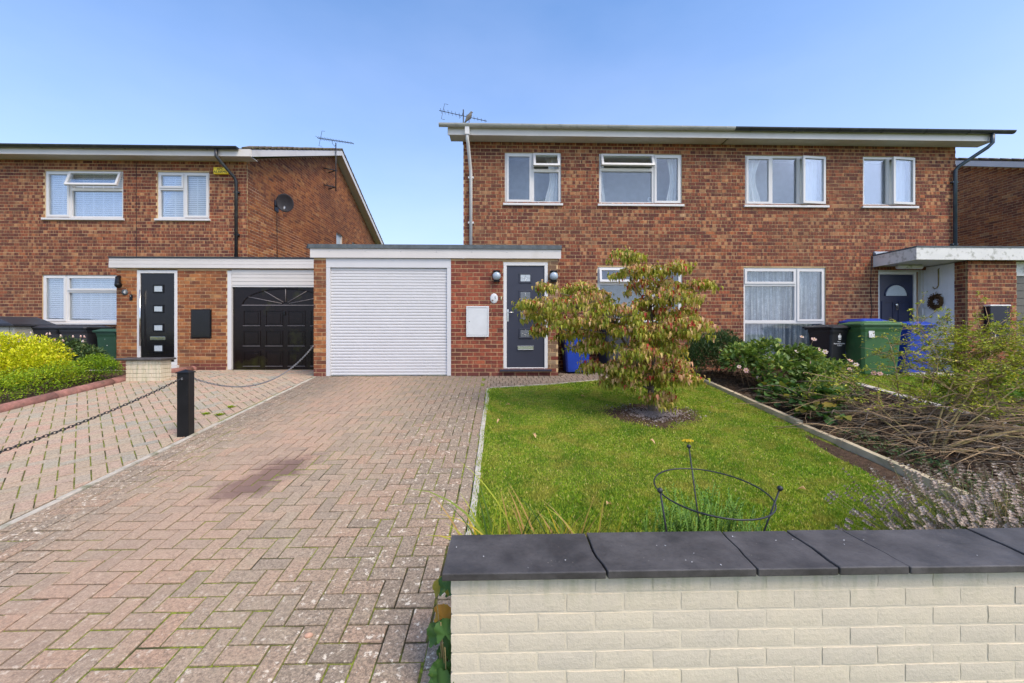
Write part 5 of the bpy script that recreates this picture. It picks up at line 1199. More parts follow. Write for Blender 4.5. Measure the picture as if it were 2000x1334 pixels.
# left
for x, lab in ((-9.80, 'dark grey wheelie bin under the left window, farther from the porch'), (-9.24, 'dark grey wheelie bin numbered 4 between its twin and the green bin')):
    bb = bin_(lab, 'bin_grey', (x, 9.33, HZ), rad(3), .98, .56, .66, group='dark grey bins under the left window')
    if x > -9.5: text('4', .19, 'print_white', bb, (.17, -.292, .66), (rad(84), 0, 0), name='numeral')
bg = bin_('narrow dark green wheelie bin numbered 4 beside the porch pillar', 'bin_dark_green', (-8.62, 9.36, HZ), rad(2), .90, .46, .50)
text('4', .10, 'print_white', bg, (-.03, -.226, .70), (rad(84), 0, 0), name='numeral'); text('4', .17, 'print_white', bg, (0, -.214, .58), (rad(84), 0, 0), name='numeral')
sb = thing('storage_box', 'beige plastic garden storage box with dark domed lid at the left edge', 'storage box', (-10.95, 9.0, HZ))
m = MB(); m.box(-.95, .95, -.35, .42, .0, .98); m.build('body', 'box_beige', sb, bevel=.015)
for i in range(6):
    m = MB(); m.box(-.90+i*.30, -.63+i*.30, -.362, -.351, .05, .93); m.build('panel', 'box_beige', sb, bevel=.004)
m = MB(); m.hexa([(-1.0, -.42, .985), (1.0, -.42, .985), (1.0, .45, .985), (-1.0, .45, .985), (-.5, -.30, 1.16), (.55, -.30, 1.13), (.6, .40, 1.16), (-.5, .40, 1.18)]); m.box(-1.0, 1.0, -.42, .45, .94, .984); m.build('lid', 'bin_grey', sb, bevel=.02)
m = MB(); m.box(.25, .55, -.39, -.36, .80, .93); m.build('latch', 'bin_black', sb, bevel=.008)
# meter cupboard on the right annex, and wreath
mc = thing('meter_box', 'navy meter box marked 14 on the brick wall behind the thorny shrub', 'meter box', (9.762, AY, 1.50))
m = MB(); m.box(-.20, .20, -.12, -.009, 0, .70); m.build('frame', 'meter_navy', mc, bevel=.01); m = MB(); m.box(-.21, .21, -.13, -.009, .702, .73); m.build('rim', 'print_white', mc, bevel=.008); text('14', .085, 'print_white', mc, (-.13, -.1215, .115), name='numeral')
wr = thing('wreath', 'brown dried twig wreath hanging on the white side door', 'wreath', (AX0-.03, 8.46, 2.34))
rr = random.Random(4)
m = MB(); m.tube([(0, .105*math.cos(a), .125*math.sin(a)) for a in np.linspace(0, 6.283, 25)], .032, 7, caps=False); m.build('ring', 'wreath_brown', wr)
P = []; D = []
for i in range(420):
    a = rr.uniform(0, 6.283); b = rr.uniform(0, 6.283); P.append((.03*math.cos(b)-.01, (.105+.035*math.sin(b))*math.cos(a), (.125+.035*math.sin(b))*math.sin(a))); D.append((rr.uniform(-1, .3), rr.uniform(-1, 1), rr.uniform(-1, 1)))
V, F, T = leaves(P, D, NR.randn(len(P), 3), .045, .022, SIMPLE_LEAF, NR.rand(len(P))); link('twigs', npmesh('twigs', V, F, 'wreath_brown', T), wr)
m = MB(); m.tube([(.0, 0, .13), (.0, .0, .22)], .003, 4); m.build('cord', 'twig_dark', wr)
hk = MB(); hk.tube([(0, .0, .44), (-.02, .0, .43), (-.02, 0, .08), (-.02, .03, .03), (-.02, .08, .02), (-.02, .11, .06)], .010, 6); hko = hk.build('hook', 'bark_moss', None, (AX0-.005, 8.42, 2.60)); tag(hko, 'tan shepherd hook above the wreath on the white side door', 'hook')
m = MB(); m.tube([(-.26, 0, 0), (.26, 0, 0)], .048, 12); lt = m.build('canopy_light', 'weathered_fascia', None, (8.62, 8.45, 3.075)); tag(lt, 'long oval ceiling light under the canopy above the navy door', 'ceiling light')
# ------------------------------------------------------------------ small tree on the lawn
tree = thing('small_tree', 'small spreading ornamental tree with drooping olive and pink leaves on the lawn', 'tree', (TX, TY, TZ))
pads = [(-.15, .48, .2, .09), (-.5, .62, .26, .1), (.25, .5, .2, .1), (-.65, 1.2, .36, .10), (-.1, .98, .3, .10), (.3, 1.22, .32, .10), (-1.15, 1.2, .26, .09), (-0.51, 2.02, 0.19, 0.08),(-0.2, 1.88, 0.37, 0.09),(0.18, 1.89, 0.19, 0.07),(0.06, 1.7, 0.44, 0.12),(0.61, 1.71, 0.2, 0.06),(0.09, 1.52, 0.44, 0.12),(-0.93, 1.71, 0.24, 0.08),(-0.79, 1.58, 0.36, 0.12),(-1.37, 1.47, 0.32, 0.1),(-1.71, 1.45, 0.12, 0.07),(-1.49, 1.32, 0.24, 0.14),(-1.47, 1.66, 0.09, 0.06),(-1.03, 1.42, 0.43, 0.14),(-0.58, 1.3, 0.34, 0.15),(0.09, 1.34, 0.48, 0.12),(0.53, 1.35, 0.14, 0.08),(-0.93, 1.06, 0.34, 0.1),(-0.34, 1.1, 0.34, 0.1),(0.27, 1.13, 0.39, 0.12),(0.53, 1.06, 0.14, 0.09),(-0.82, 0.89, 0.34, 0.09),(-0.34, 0.84, 0.31, 0.1),(0.18, 0.86, 0.37, 0.12),(0.44, 0.65, 0.15, 0.09),(-0.82, 0.62, 0.17, 0.09),(-0.2, 0.65, 0.22, 0.14),(0.14, 0.62, 0.22, 0.14),(-0.51, 0.44, 0.24, 0.11),(0.18, 0.43, 0.15, 0.14),(0.01, 0.22, 0.19, 0.12),(-1.51, 1.11, 0.09, 0.07)]
rt = random.Random(11)
def curve(a, b, n, bend, r=rt, up=.15):
    a, b = Vector(a), Vector(b); off = Vector((r.uniform(-1, 1), r.uniform(-1, 1), 0))*bend*(b-a).length; out = []
    for i in range(n+1): t = i/n; out.append(a+(b-a)*t+off*math.sin(math.pi*t)+Vector((0, 0, up*(b-a).length*math.sin(math.pi*t)*.5)))
    return out
fork = Vector((-.02, 0, .34))
m = MB(); m.tube([(0, 0, -.05), (.01, 0, .02), (-.02, .01, .14), (-.01, 0, .26), fork], [.065, .052, .044, .042, .044], 10)
m.tube([fork, (.03, .02, .55), (.05, .05, .85), (.03, .05, 1.2), (-.05, 0, 1.55)], [.036, .030, .026, .018, .011], 8)
m.tube([fork, (-.13, -.03, .50), (-.26, -.05, .75), (-.42, -.02, 1.0), (-.55, 0, 1.3)], [.032, .026, .023, .016, .010], 8)
m.tube([(-.02, 0, .30), (-.18, -.08, .36), (-.36, -.14, .46)], [.014, .010, .006], 6)
m.build('trunk', 'bark', tree)
starts = [Vector(p) for p in ((.03, .02, .55), (.05, .05, .85), (.03, .05, 1.2), (-.13, -.03, .50), (-.26, -.05, .75), (-.42, -.02, 1.0), (-.50, 0, 1.2), (-.02, 0, 1.4))]
P = []; D = []; N = []; L = []; T = []; tw = MB()
for (px_, pz_, rx_, rz_) in pads:
    dy = rt.uniform(-.55, .45)*min(1, 1.25-abs(px_+.4)*.5); c = Vector((px_, dy, pz_))
    s_ = min(starts, key=lambda q: (q-c).length+max(0, q.z-c.z)*2)
    br = curve(s_, c-Vector((0, 0, .03)), 6, .12); o_ = MB(); o_.tube(br, [max(.003, .010*(1-i/7)) for i in range(7)], 5); o_.build('branch', 'bark', tree)
    ry_ = min(.42, rx_*1.05)
    nt = int(16+130*rx_)
    for i in range(nt):
        a = rt.uniform(0, 6.283); q = math.sqrt(rt.random()); e = Vector((c.x+rx_*q*math.cos(a), c.y+ry_*q*math.sin(a), c.z+rz_*(.8*(1-q*q)+rt.uniform(-1.0, .25))))
        w_ = curve(c-Vector((0, 0, rz_*.5)), e, 3, .08, up=.25)
        if i % 2 == 0: tw.tube(w_, [.004, .003, .002, .0015], 3)
        for k in range(rt.randint(6, 10)):
            ba = e+Vector((rt.gauss(0, .035), rt.gauss(0, .035), rt.gauss(0, .018))); az = rt.uniform(0, 6.283); ln = rt.uniform(.038, .078)
            P.append(ba); D.append((math.cos(az)*.45, math.sin(az)*.45, -rt.uniform(.15, 1.0))); N.append((math.cos(az), math.sin(az), .55)); L.append(ln)
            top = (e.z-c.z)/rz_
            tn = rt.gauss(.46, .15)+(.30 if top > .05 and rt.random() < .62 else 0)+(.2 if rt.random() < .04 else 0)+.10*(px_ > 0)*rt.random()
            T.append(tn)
for i in range(36):   # low shoots round the trunk
    a = rt.uniform(0, 6.28); r_ = rt.uniform(.05, .28); P.append((r_*math.cos(a)+.03, r_*math.sin(a), rt.uniform(.05, .5))); D.append((math.cos(a)*.4, math.sin(a)*.4, -.7)); N.append((math.cos(a), math.sin(a), .5)); L.append(rt.uniform(.05, .085)); T.append(rt.gauss(.38, .15))
tw.build('twigs', 'bark', tree, kind='stuff')
P = np.array([tuple(p) for p in P]); D = np.array(D); N = np.array(N); L = np.array(L); T = np.array(T)
LS = leaf_shape(.5, .55, .45)
order = np.argsort(P[:, 1]); ind = order[:900:3]; rest = np.setdiff1d(np.arange(len(P)), ind)
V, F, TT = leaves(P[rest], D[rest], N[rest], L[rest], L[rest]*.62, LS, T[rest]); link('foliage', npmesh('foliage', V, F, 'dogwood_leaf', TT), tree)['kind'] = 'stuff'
V, F = LS; lm = npmesh('leaf', V*np.array([.62, 1, 1]), F, 'dogwood_leaf')
def leaf_obj(me, parent, p, d, n, ln, tone):
    d = Vector(d).normalized(); n = Vector(n); x = d.cross(n).normalized(); z = x.cross(d)
    mt = Matrix((x, d, z)).transposed(); return link('leaf', me, parent, p, mt.to_euler(), (ln, ln, ln), float(np.clip(tone, .01, .99)))
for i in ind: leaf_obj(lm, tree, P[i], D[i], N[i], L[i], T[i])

# ------------------------------------------------------------------ generic bushes
def bush(name, label, cat, loc, clumps, n, ln, mat, w=.5, tr=(.5, .18), shape=None, stems=0, stem_mat='twig_dark', up=.3, stem_r=.006, toned=True, seed=1, group=None, flat=0.0):
    """clumps: (x,y,z,rx,ry,rz) relative to loc; leaves sit in the outer shell of each clump"""
    t_ = thing(name, label, cat, loc, 0, group); rs = np.random.RandomState(seed); shape = shape or SIMPLE_LEAF
    vol = np.array([(c[3]*c[4]+c[3]*c[5]+c[4]*c[5]) for c in clumps]); cnt = np.maximum(1, (n*vol/vol.sum()).astype(int)); PP = []; DD = []; NN = []; TT_ = []
    for c, k in zip(clumps, cnt):
        d = nrm(rs.randn(k, 3)); d[:, 2] = np.where(d[:, 2] < -.45, -d[:, 2], d[:, 2]); r_ = rs.uniform(.55, 1.06, k)[:, None]
        # sub-clumps make the outline uneven
        sub = nrm(rs.randn(14, 3)); dots = (d @ sub.T).max(1); r_ = r_*(.80+.26*dots[:, None])
        p = np.array(c[:3])+d*r_*np.array(c[3:6]); out = d*np.array([1, 1, .8])+rs.randn(k, 3)*.55+np.array([0, 0, up])
        PP.append(p); DD.append(out); NN.append(d*(1-flat)+np.array([0, 0, .6+flat])+rs.randn(k, 3)*.3); TT_.append(tr[0]+tr[1]*rs.randn(k)+.15*(d[:, 2]-.3))
    PP = np.concatenate(PP); DD = np.concatenate(DD); NN = np.concatenate(NN); TT_ = np.concatenate(TT_)
    floor_ = np.clip(S*(PP[:, 1]+loc[1]), 0, HZ)-loc[2]+.01; ok = PP[:, 2] > floor_; PP, DD, NN, TT_ = PP[ok], DD[ok], NN[ok], TT_[ok]
    l_ = ln*rs.uniform(.6, 1.25, len(PP)); V, F, TQ = leaves(PP, DD, NN, l_, l_*w, shape, TT_)
    link('foliage', npmesh('foliage', V, F, mat, TQ), t_)['kind'] = 'stuff'
    if stems:
        m = MB()
        for i in range(stems):
            c = clumps[i % len(clumps)]; b = (c[0]*.5+rs.uniform(-.1, .1), c[1]*.5+rs.uniform(-.1, .1), gz(loc[1])-loc[2]-.03); e = (c[0]+rs.uniform(-.7, .7)*c[3], c[1]+rs.uniform(-.7, .7)*c[4], c[2]+rs.uniform(-.2, .8)*c[5])
            m.tube(curve(b, e, 4, .1, rt, .1), [stem_r, stem_r*.8, stem_r*.6, stem_r*.45, stem_r*.3], 4)
        m.build('stems', stem_mat, t_, kind='stuff')
    return t_
def G3(x, y): return (x, y, gz(y))
rb = random.Random(21)
sp_cl = [(-.1, .1, .40, .75, .6, .45), (-.75, 0, .42, .6, .6, .50), (.40, .0, .30, .5, .5, .40), (-.45, -.45, .30, .5, .4, .38), (.15, -.42, .20, .45, .4, .33), (.68, -.1, .20, .34, .4, .32), (-1.15, -.2, .4, .5, .5, .45)]
bush('spirea_shrub', 'bright yellow mounded shrub in the left bed', 'shrub', G3(-8.25, 7.05), sp_cl, 17000, .055, 'spirea_leaf', .5, (.55, .22), stems=40, seed=3, flat=.5)
bush('fuchsia_shrub', 'dark green shrub with small pink flowers in front of the grey bins', 'shrub', G3(-8.15, 8.0), [(-.2, .0, .46, .40, .35, .24), (.1, -.05, .30, .38, .35, .30), (.35, -.1, .30, .3, .3, .25), (-.2, -.2, .3, .3, .3, .3)], 3600, .062, 'dark_leaf', .42, (.55, .2), stems=26, up=.1, seed=4)
fu = [o for o in COL.objects if o.name.startswith('fuchsia_shrub')][0]
pm = MB(); pm.tube([(0, 0, 0), (0, 0, -.02), (0, 0, -.045)], [.006, .012, .016], 6); pme = pm.mesh('flower', 'petal_pink')
for i in range(34):
    a = rb.uniform(-2.8, -.3); q = rb.uniform(.7, 1); link('flower', pme, fu, (-.05+.52*q*math.cos(a), -.12+.42*q*math.sin(a)*.8, rb.uniform(.15, .85)), (rb.uniform(-.4, .4), rb.uniform(-.4, .4), 0), tone=rb.random())
hd = [(.05*rb.uniform(-1, 1), y_, gz(y_+5.8)-gz(5.8)+.17, .29, .27, .26+rb.uniform(-.02, .03)) for y_ in np.arange(-4.4, 1.45, .30)]
bush('low_hedge', 'low clipped green hedge running along the red kerb', 'hedge', G3(-7.10, 5.8), hd, 24000, .028, 'hedge_leaf', .5, (.48, .2), stems=60, seed=5)
bush('low_hedge', 'darker green tuft at the end of the hedge beside the white wall end', 'hedge', G3(-6.98, 7.25), [(.0, 0, .25, .30, .25, .24), (.20, -.02, .22, .2, .15, .18)], 3000, .028, 'hedge_leaf', .5, (.30, .15), stems=8, seed=6)
# right hand bed
bush('evergreen_shrub', 'dense dark green upright shrub against the brick wall right of the tree', 'shrub', G3(4.0, 7.55), [(-.25, 0, .35, .35, .35, .42), (.15, .1, .45, .35, .35, .40), (.5, .1, .30, .3, .3, .32), (-.5, .1, .25, .28, .3, .3)], 6500, .07, 'dark_leaf', .26, (.42, .2), stems=30, up=.7, seed=7)
rc = [(-.65, .25, .42, .34, .3, .30), (-.2, .3, .5, .36, .3, .30), (.25, .1, .46, .34, .3, .24), (.75, .0, .24, .32, .3, .22), (-.4, -.25, .30, .33, .28, .25), (.2, -.4, .24, .34, .3, .20), (.55, .35, .36, .28, .25, .2)]
rose = bush('anemone_plants', 'leafy border plants with pale pink flowers in front of the tall net curtained window', 'flowering plant', G3(4.75, 6.65), rc, 3900, .085, 'rose_leaf', .62, (.45, .2), stems=90, stem_mat='twig_tan', stem_r=.004, up=.1, seed=8, flat=.3)
fl = MB()
for k in range(6):
    a = k*math.pi/3; b = a+.38; fl.add([(0, 0, .004), (.03*math.cos(a-.45), .03*math.sin(a-.45), .004), (.036*math.cos(a), .036*math.sin(a), .01), (.03*math.cos(a+.45), .03*math.sin(a+.45), .004)], [(0, 1, 2, 3)])
flm = fl.mesh('flower', 'petal_pink'); cen = MB(); cen.ball((0, 0, .008), .009, 6, 4); cm = cen.mesh('flower_centre', 'petal_yellow')
for (fx, fz, fy) in [(-.9, .38, -.1), (-.85, .33, -.2), (-.72, .22, -.3), (-.55, .12, -.45), (-.5, .50, 0), (-.1, .72, .1), (.05, .62, -.1), (.28, .86, .1), (.45, .82, .05), (.42, .66, -.1), (.52, .62, -.1), (.85, .48, -.2), (.93, .42, -.22), (.75, .35, -.3), (1.1, .30, -.35), (1.25, .28, -.3), (-.3, .55, .1), (.15, .45, -.3)]:
    k_ = MB(); k_.tube(curve((fx*.8, fy+.12, -.05), (fx, fy+.01, fz), 4, .05, rb, .1), [.004, .0035, .003, .0025, .002], 4); k_.build('flower_stem', 'twig_tan', rose); f_ = link('flower', flm, rose, (fx, fy, fz), (rad(rb.uniform(35, 85)), 0, rb.uniform(-.6, .6)), tone=rb.random()); s_ = rb.uniform(.95, 1.3); f_.scale = (s_, s_, s_); link('flower_centre', cm, f_)
BIG = leaf_shape(.9, .25, .25)
bush('hollyhock_plants', 'low plants with big rounded yellowing leaves spilling to the timber edge', 'plant', G3(4.05, 5.35), [(-.12, .35, .16, .22, .3, .16), (.10, -.1, .18, .28, .3, .18), (-.2, -.45, .08, .18, .3, .10), (.15, .8, .2, .28, .3, .16)], 520, .085, 'mallow_leaf', .95, (.35, .22), shape=BIG, stems=22, up=0, seed=9, flat=.8)
bush('ground_ivy', 'low mat of small blue green leaves along the back of the timber boards', 'ground cover', G3(3.95, 3.75), [(0, .1*k-.9, .02+.0115*k-.1, .22, .2, .06) for k in range(0, 18, 2)], 1500, .028, 'dark_leaf', .7, (.5, .2), seed=10, flat=.8)
bush('green_perennial', 'fresh green ferny plant on the neighbouring lawn behind the shrub', 'plant', G3(7.2, 5.75), [(0, 0, .25, .4, .35, .28), (.4, .1, .2, .3, .3, .22), (-.4, .1, .15, .3, .3, .2)], 3000, .06, 'fern_leaf', .45, (.65, .2), stems=14, seed=12)
bush('border_perennial', 'small leafy seedling between the pink flowered plants and the heap of bare branches', 'plant', G3(4.5, 5.6), [(0, 0, .22, .26, .25, .22), (.35, .3, .2, .25, .25, .2), (.75, .55, .16, .22, .22, .18)], 1300, .055, 'rose_leaf', .5, (.6, .2), stems=24, stem_mat='twig_tan', stem_r=.004, seed=31)
# thorny shrub: arching stems, fine twigs, small yellow-green leaves
thorn = thing('thorny_shrub', 'large sprawling thorny shrub with bare stems and sparse yellow green leaves', 'shrub', G3(4.40, 4.10))
rr = random.Random(5); LP = []; LD = []; LT = []; tws = MB()
bases = [(0, 0, 0), (.1, .1, .0), (.5, .2, .03), (.95, .1, .02), (1.3, .5, .06), (.25, .55, .07), (.8, .7, .08), (1.6, .3, .05)]
targets = [(-.75, .8, .50), (-.35, .6, .68), (-.05, .9, .72), (.22, .5, .80), (.45, .8, .95),  (.75, .9, 1.20), (.95, .6, 1.02), (1.15, .9, 1.12), (1.45, .5, 1.05), (1.65, 1.0, 1.15), (1.9, .6, 1.1), (2.1, 1.2, 1.05), (1.3, 1.3, 1.1), (.9, 1.4, 1.05), (2.3, .8, .95), (1.0, .2, .80), (1.6, .2, .85), (2.0, .2, .8), (.6, .0, .72)]
for i, tg in enumerate(targets):
    b = Vector(bases[i % len(bases)])+Vector((rr.uniform(-.05, .05), rr.uniform(-.05, .05), -.03)); e = Vector(tg); e.z = e.z*1.10 if e.x > .6 else e.z
    pts_ = curve(b, e, 7, .16, rr, .22); rad0 = rr.uniform(.006, .014)
    m = MB(); m.tube(pts_, [rad0*(1-.8*k/7) for k in range(8)], 6); m.build('stem', 'bark_moss', thorn)
    for j in range(20 if e.x > .6 else 11):
        t_ = rr.uniform(.25, 1.0); k = min(6, int(t_*7)); p0 = pts_[k].lerp(pts_[k+1], t_*7-k); dr_ = Vector((rr.gauss(0, 1), rr.gauss(0, 1), rr.gauss(.25, .55))).normalized(); ln = rr.uniform(.18, .55)*(1 if pts_[-1].x > .65 else .75)
        p1 = p0+dr_*ln; q_ = curve(p0, p1, 3, .15, rr, .1); tws.tube(q_, [.0045, .0035, .0025, .0015], 3)
        for s_ in range(5):
            u = rr.uniform(.2, 1); k2 = min(2, int(u*3)); a0 = q_[k2].lerp(q_[k2+1], u*3-k2); dd_ = (dr_*.6+Vector((rr.gauss(0, 1), rr.gauss(0, 1), rr.gauss(.3, .5)))).normalized(); a1 = a0+dd_*rr.uniform(.05, .14); tws.tube([a0, a1], [.002, .001], 3)
            dens = 1 if a1.z < .40 else 11 if a1.x > .62 else 5
            for l_ in range(dens):
                LP.append(a0.lerp(a1, rr.uniform(.3, 1.1))+Vector((rr.gauss(0, .012), rr.gauss(0, .012), rr.gauss(0, .006)))); LD.append((rr.gauss(0, 1), rr.gauss(0, 1), rr.gauss(.2, .4))); LT.append(rr.gauss(.48, .22))
tws.build('twigs', 'twig_tan', thorn, kind='stuff')
lp = np.array([tuple(p) for p in LP]); ll = NR.uniform(.018, .044, len(lp)); V, F, TQ = leaves(lp, np.array(LD), np.tile([0, 0, 1.0], (len(lp), 1))+NR.randn(len(lp), 3)*.45, ll, ll*.55, SIMPLE_LEAF, np.array(LT)); link('foliage', npmesh('foliage', V, F, 'thorn_leaf', TQ), thorn)['kind'] = 'stuff'
# heaped bare branches
pile = thing('cut_branches', 'tangle of bare arching branches heaped at the foot of the thorny shrub', 'branches', G3(4.6, 4.0)); m = MB(); mk = MB(); rr = random.Random(8)
for i in range(1000):
    x0 = rr.uniform(-.75, 2.9); y0 = rr.uniform(-.6, 1.0)-.9*min(0, x0); az = rr.choice([0, math.pi])+rr.gauss(0, .55); ln = rr.uniform(.25, 1.1); z0 = S*y0+abs(rr.gauss(.04, .17))*(1 if x0 > -.1 else .8)
    a = Vector((x0, y0, z0)); b = a+Vector((math.cos(az)*ln, math.sin(az)*ln*.7, rr.uniform(-.08, .16))); r_ = rr.choice([.002, .003, .003, .005, .008])
    b.z = max(b.z, S*b.y+.01); pt_ = curve(a, b, 6, .22, rr, rr.uniform(-.05, .35)); (mk if i % 2 else m).tube(pt_, [r_*(1-.09*k) for k in range(7)], 4)
m.build('branches', 'twig_tan', pile, kind='stuff'); mk.build('branches', 'bark', pile, kind='stuff')
for (a, b, r_, up_) in [((-.20, .05, .02), (1.5, .1, .16), .016, .16), ((-.22, .0, .02), (.9, -.35, .10), .013, .28), ((-.2, .0, .02), (1.2, -.18, .0), .018, .08), ((.9, .1, .05), (2.3, .15, .25), .016, .1), ((-.15, .05, .0), (.6, .5, .35), .012, .3), ((1.2, -.1, .05), (2.4, -.2, .2), .014, .2), ((-.2, .05, 0), (-.75, .3, .12), .006, .25), ((-.2, .05, .02), (-.55, -.1, .02), .004, .4), ((-.2, .03, .0), (-.68, .05, .06), .005, .5), ((.2, -.1, 0), (-.45, -.25, .04), .004, .3)]:
    k = MB(); k.tube(curve(a, b, 8, .08, rr, up_), [r_*(1-.07*q) for q in range(9)], 7); k.build('branch', 'bark_moss' if r_ > .01 else 'twig_tan', pile)
# dry litter on the bed
V = []; D = []; 
n = 5200; px_ = np.stack([NR.uniform(3.7, 6.0, n), NR.uniform(1.9, 7.9, n)], 1); P = np.stack([px_[:, 0], px_[:, 1], np.clip(S*px_[:, 1], 0, HZ)+NR.uniform(.015, .07, n)], 1)
V, F, TQ = leaves(P, NR.randn(n, 3)*np.array([1, 1, .3]), np.tile([0, 0, 1.0], (n, 1))+NR.randn(n, 3)*.5, NR.uniform(.04, .13, n), .013, SIMPLE_LEAF, NR.rand(n)); o = link('litter', npmesh('litter', V, F, 'twig_dark', TQ), None); o['kind'] = 'stuff'; tag(o, 'dark dry leaf and twig litter covering the shrub bed', 'litter')

# ------------------------------------------------------------------ lavender
lv = thing('lavender', 'faded lavender clump with grey brown flower spikes behind the wall at the right', 'lavender', G3(3.05, 2.35)); rr = random.Random(9); st = MB(); HP = []; HD = []; HN = []; HL = []; HT = []; FP = []; FD = []; FT = []
for i in range(1250):
    a = rr.uniform(0, 6.283); q = math.sqrt(rr.random()); b = Vector((.28*q*math.cos(a)+rr.uniform(-.35, .6), .22*q*math.sin(a), -.02)); ln = rr.uniform(.30, .58)
    d = Vector((.85*math.cos(a)*q-.12+rr.gauss(0, .38), .55*math.sin(a)*q+rr.gauss(0, .3), 1)).normalized(); e = b+d*ln; e += Vector((d.x, d.y, 0))*.08
    st.tube([b, b.lerp(e, .55)+Vector((0, 0, .02)), e], [.0017, .0014, .001], 3, rr.random())
    d2 = (e-b.lerp(e, .55)).normalized(); hl = rr.uniform(.030, .065)
    for w_ in range(int(hl/.010)+1):
        c = e+d2*(w_*.011)
        for k in range(5):
            az = k*1.257+w_*.6; s_ = d2.orthogonal().normalized(); s_.rotate(Matrix.Rotation(az, 3, d2)); HP.append(c+d2*(.006*(w_ % 2))); HD.append(s_+d2*.6); HN.append(d2); HL.append(rr.uniform(.009, .017)); HT.append(rr.gauss(.52, .22))
    for k in range(5):
        FP.append(b.lerp(e, rr.uniform(.02, .5))); FD.append((rr.gauss(0, .6), rr.gauss(0, .6), .8)); FT.append(rr.gauss(.35, .2))
st.build('stems', 'lavender_stem', lv, kind='stuff')
V, F, TQ = leaves(np.array([tuple(p) for p in HP]), np.array([tuple(p) for p in HD]), np.array([tuple(p) for p in HN]), np.array(HL), np.array(HL)*.75, SIMPLE_LEAF, np.array(HT)); link('flower_spikes', npmesh('flower_spikes', V, F, 'lavender_head', TQ), lv)['kind'] = 'stuff'
V, F, TQ = leaves(np.array([tuple(p) for p in FP]), np.array(FD), np.tile([0, 0, 1.0], (len(FP), 1))+NR.randn(len(FP), 3), .05, .005, SIMPLE_LEAF, np.array(FT)); link('foliage', npmesh('foliage', V, F, 'lavender_stem', TQ), lv)['kind'] = 'stuff'

# ------------------------------------------------------------------ plant ring, yarrow, iris, mallow
pr_ = thing('plant_support', 'black metal ring plant support with three ball topped legs behind the wall', 'plant support', (1.14, 2.2, gz(2.2)))
Rr = .295; z0 = gz(2.2)
def rp(a): y_ = Rr*math.sin(a); x_ = Rr*math.cos(a); return (x_, y_, .82-z0+.08*y_-.03*x_)
m = MB(); m.tube([rp(2*math.pi*k/48) for k in range(49)], .0042, 6, caps=False); m.build('ring', 'dark_steel', pr_)
for (tx, ty, tz, bx, by) in ((-.36, -.20, .903-z0, -.22, -.10), (.262, -.17, .896-z0, .10, -.06), (.07, .42, .945-z0, .06, .17)):
    t_ = Vector((tx, ty, tz)); b_ = Vector((bx, by, -.02)); m = MB(); m.tube([b_, b_.lerp(t_, .5), t_], .0045, 6); lg = m.build('leg', 'dark_steel', pr_)
    m = MB(); m.ball(t_, .0135, 12, 8); m.build('finial', 'dark_steel', lg)
ya = thing('yarrow', 'feathery green yarrow plant with one flat yellow flower inside the metal ring', 'plant', (1.14, 2.22, z0)); rr = random.Random(12); P = []; D = []; N = []; T = []
for i in range(150):
    a = rr.uniform(0, 6.283); q = math.sqrt(rr.random()); b = Vector((.30*q*math.cos(a), .12*q*math.sin(a), 0)); h = rr.uniform(.38, .64)*(1-.2*q); e = b+Vector((rr.gauss(0, .06), rr.gauss(0, .05), h)); w_ = curve(b, e, 5, .1, rr, .1)
    for k in range(40):
        u = .3+.7*k/40; j = min(4, int(u*5)); c = w_[j].lerp(w_[j+1], u*5-j); d = (w_[j+1]-w_[j]).normalized(); s_ = d.orthogonal().normalized(); s_.rotate(Matrix.Rotation(0 if k % 2 else math.pi, 3, d)); P.append(c); D.append(s_+d*.8); N.append(Vector((0, -.4, 1))+Vector((rr.gauss(0, .3), rr.gauss(0, .3), 0))); T.append(rr.gauss(.5, .2))
V, F, TQ = leaves(np.array([tuple(p) for p in P]), np.array([tuple(p) for p in D]), np.array([tuple(p) for p in N]), .030, .008, SIMPLE_LEAF, np.array(T)); link('foliage', npmesh('foliage', V, F, 'fern_leaf', TQ), ya)['kind'] = 'stuff'
m = MB(); fs_ = Vector((.098, .48, .96-z0)); m.tube([(.13, .20, .0), (.12, .36, .35), fs_-Vector((0, 0, .02))], .0025, 4)
for k in range(9): a = k*.7; m.tube([fs_-Vector((0, 0, .02)), fs_+Vector((.028*math.cos(a), .022*math.sin(a), 0))], .0012, 3)
m.build('flower_stem', 'fern_leaf', ya, tone=.6)
m = MB()
for k in range(60):
    a = rr.uniform(0, 6.283); q = math.sqrt(rr.random()); m.ball((fs_.x+.038*q*math.cos(a), fs_.y+.030*q*math.sin(a), fs_.z+.004*(1-q)+rr.uniform(-.001, .002)), .0048, 5, 3)
m.build('flower_head', 'petal_yellow', ya)
ir = thing('iris_clump', 'clump of green and yellowing strap leaves behind the left end of the wall', 'plant', (.12, 2.12, gz(2.12))); rr = random.Random(3)
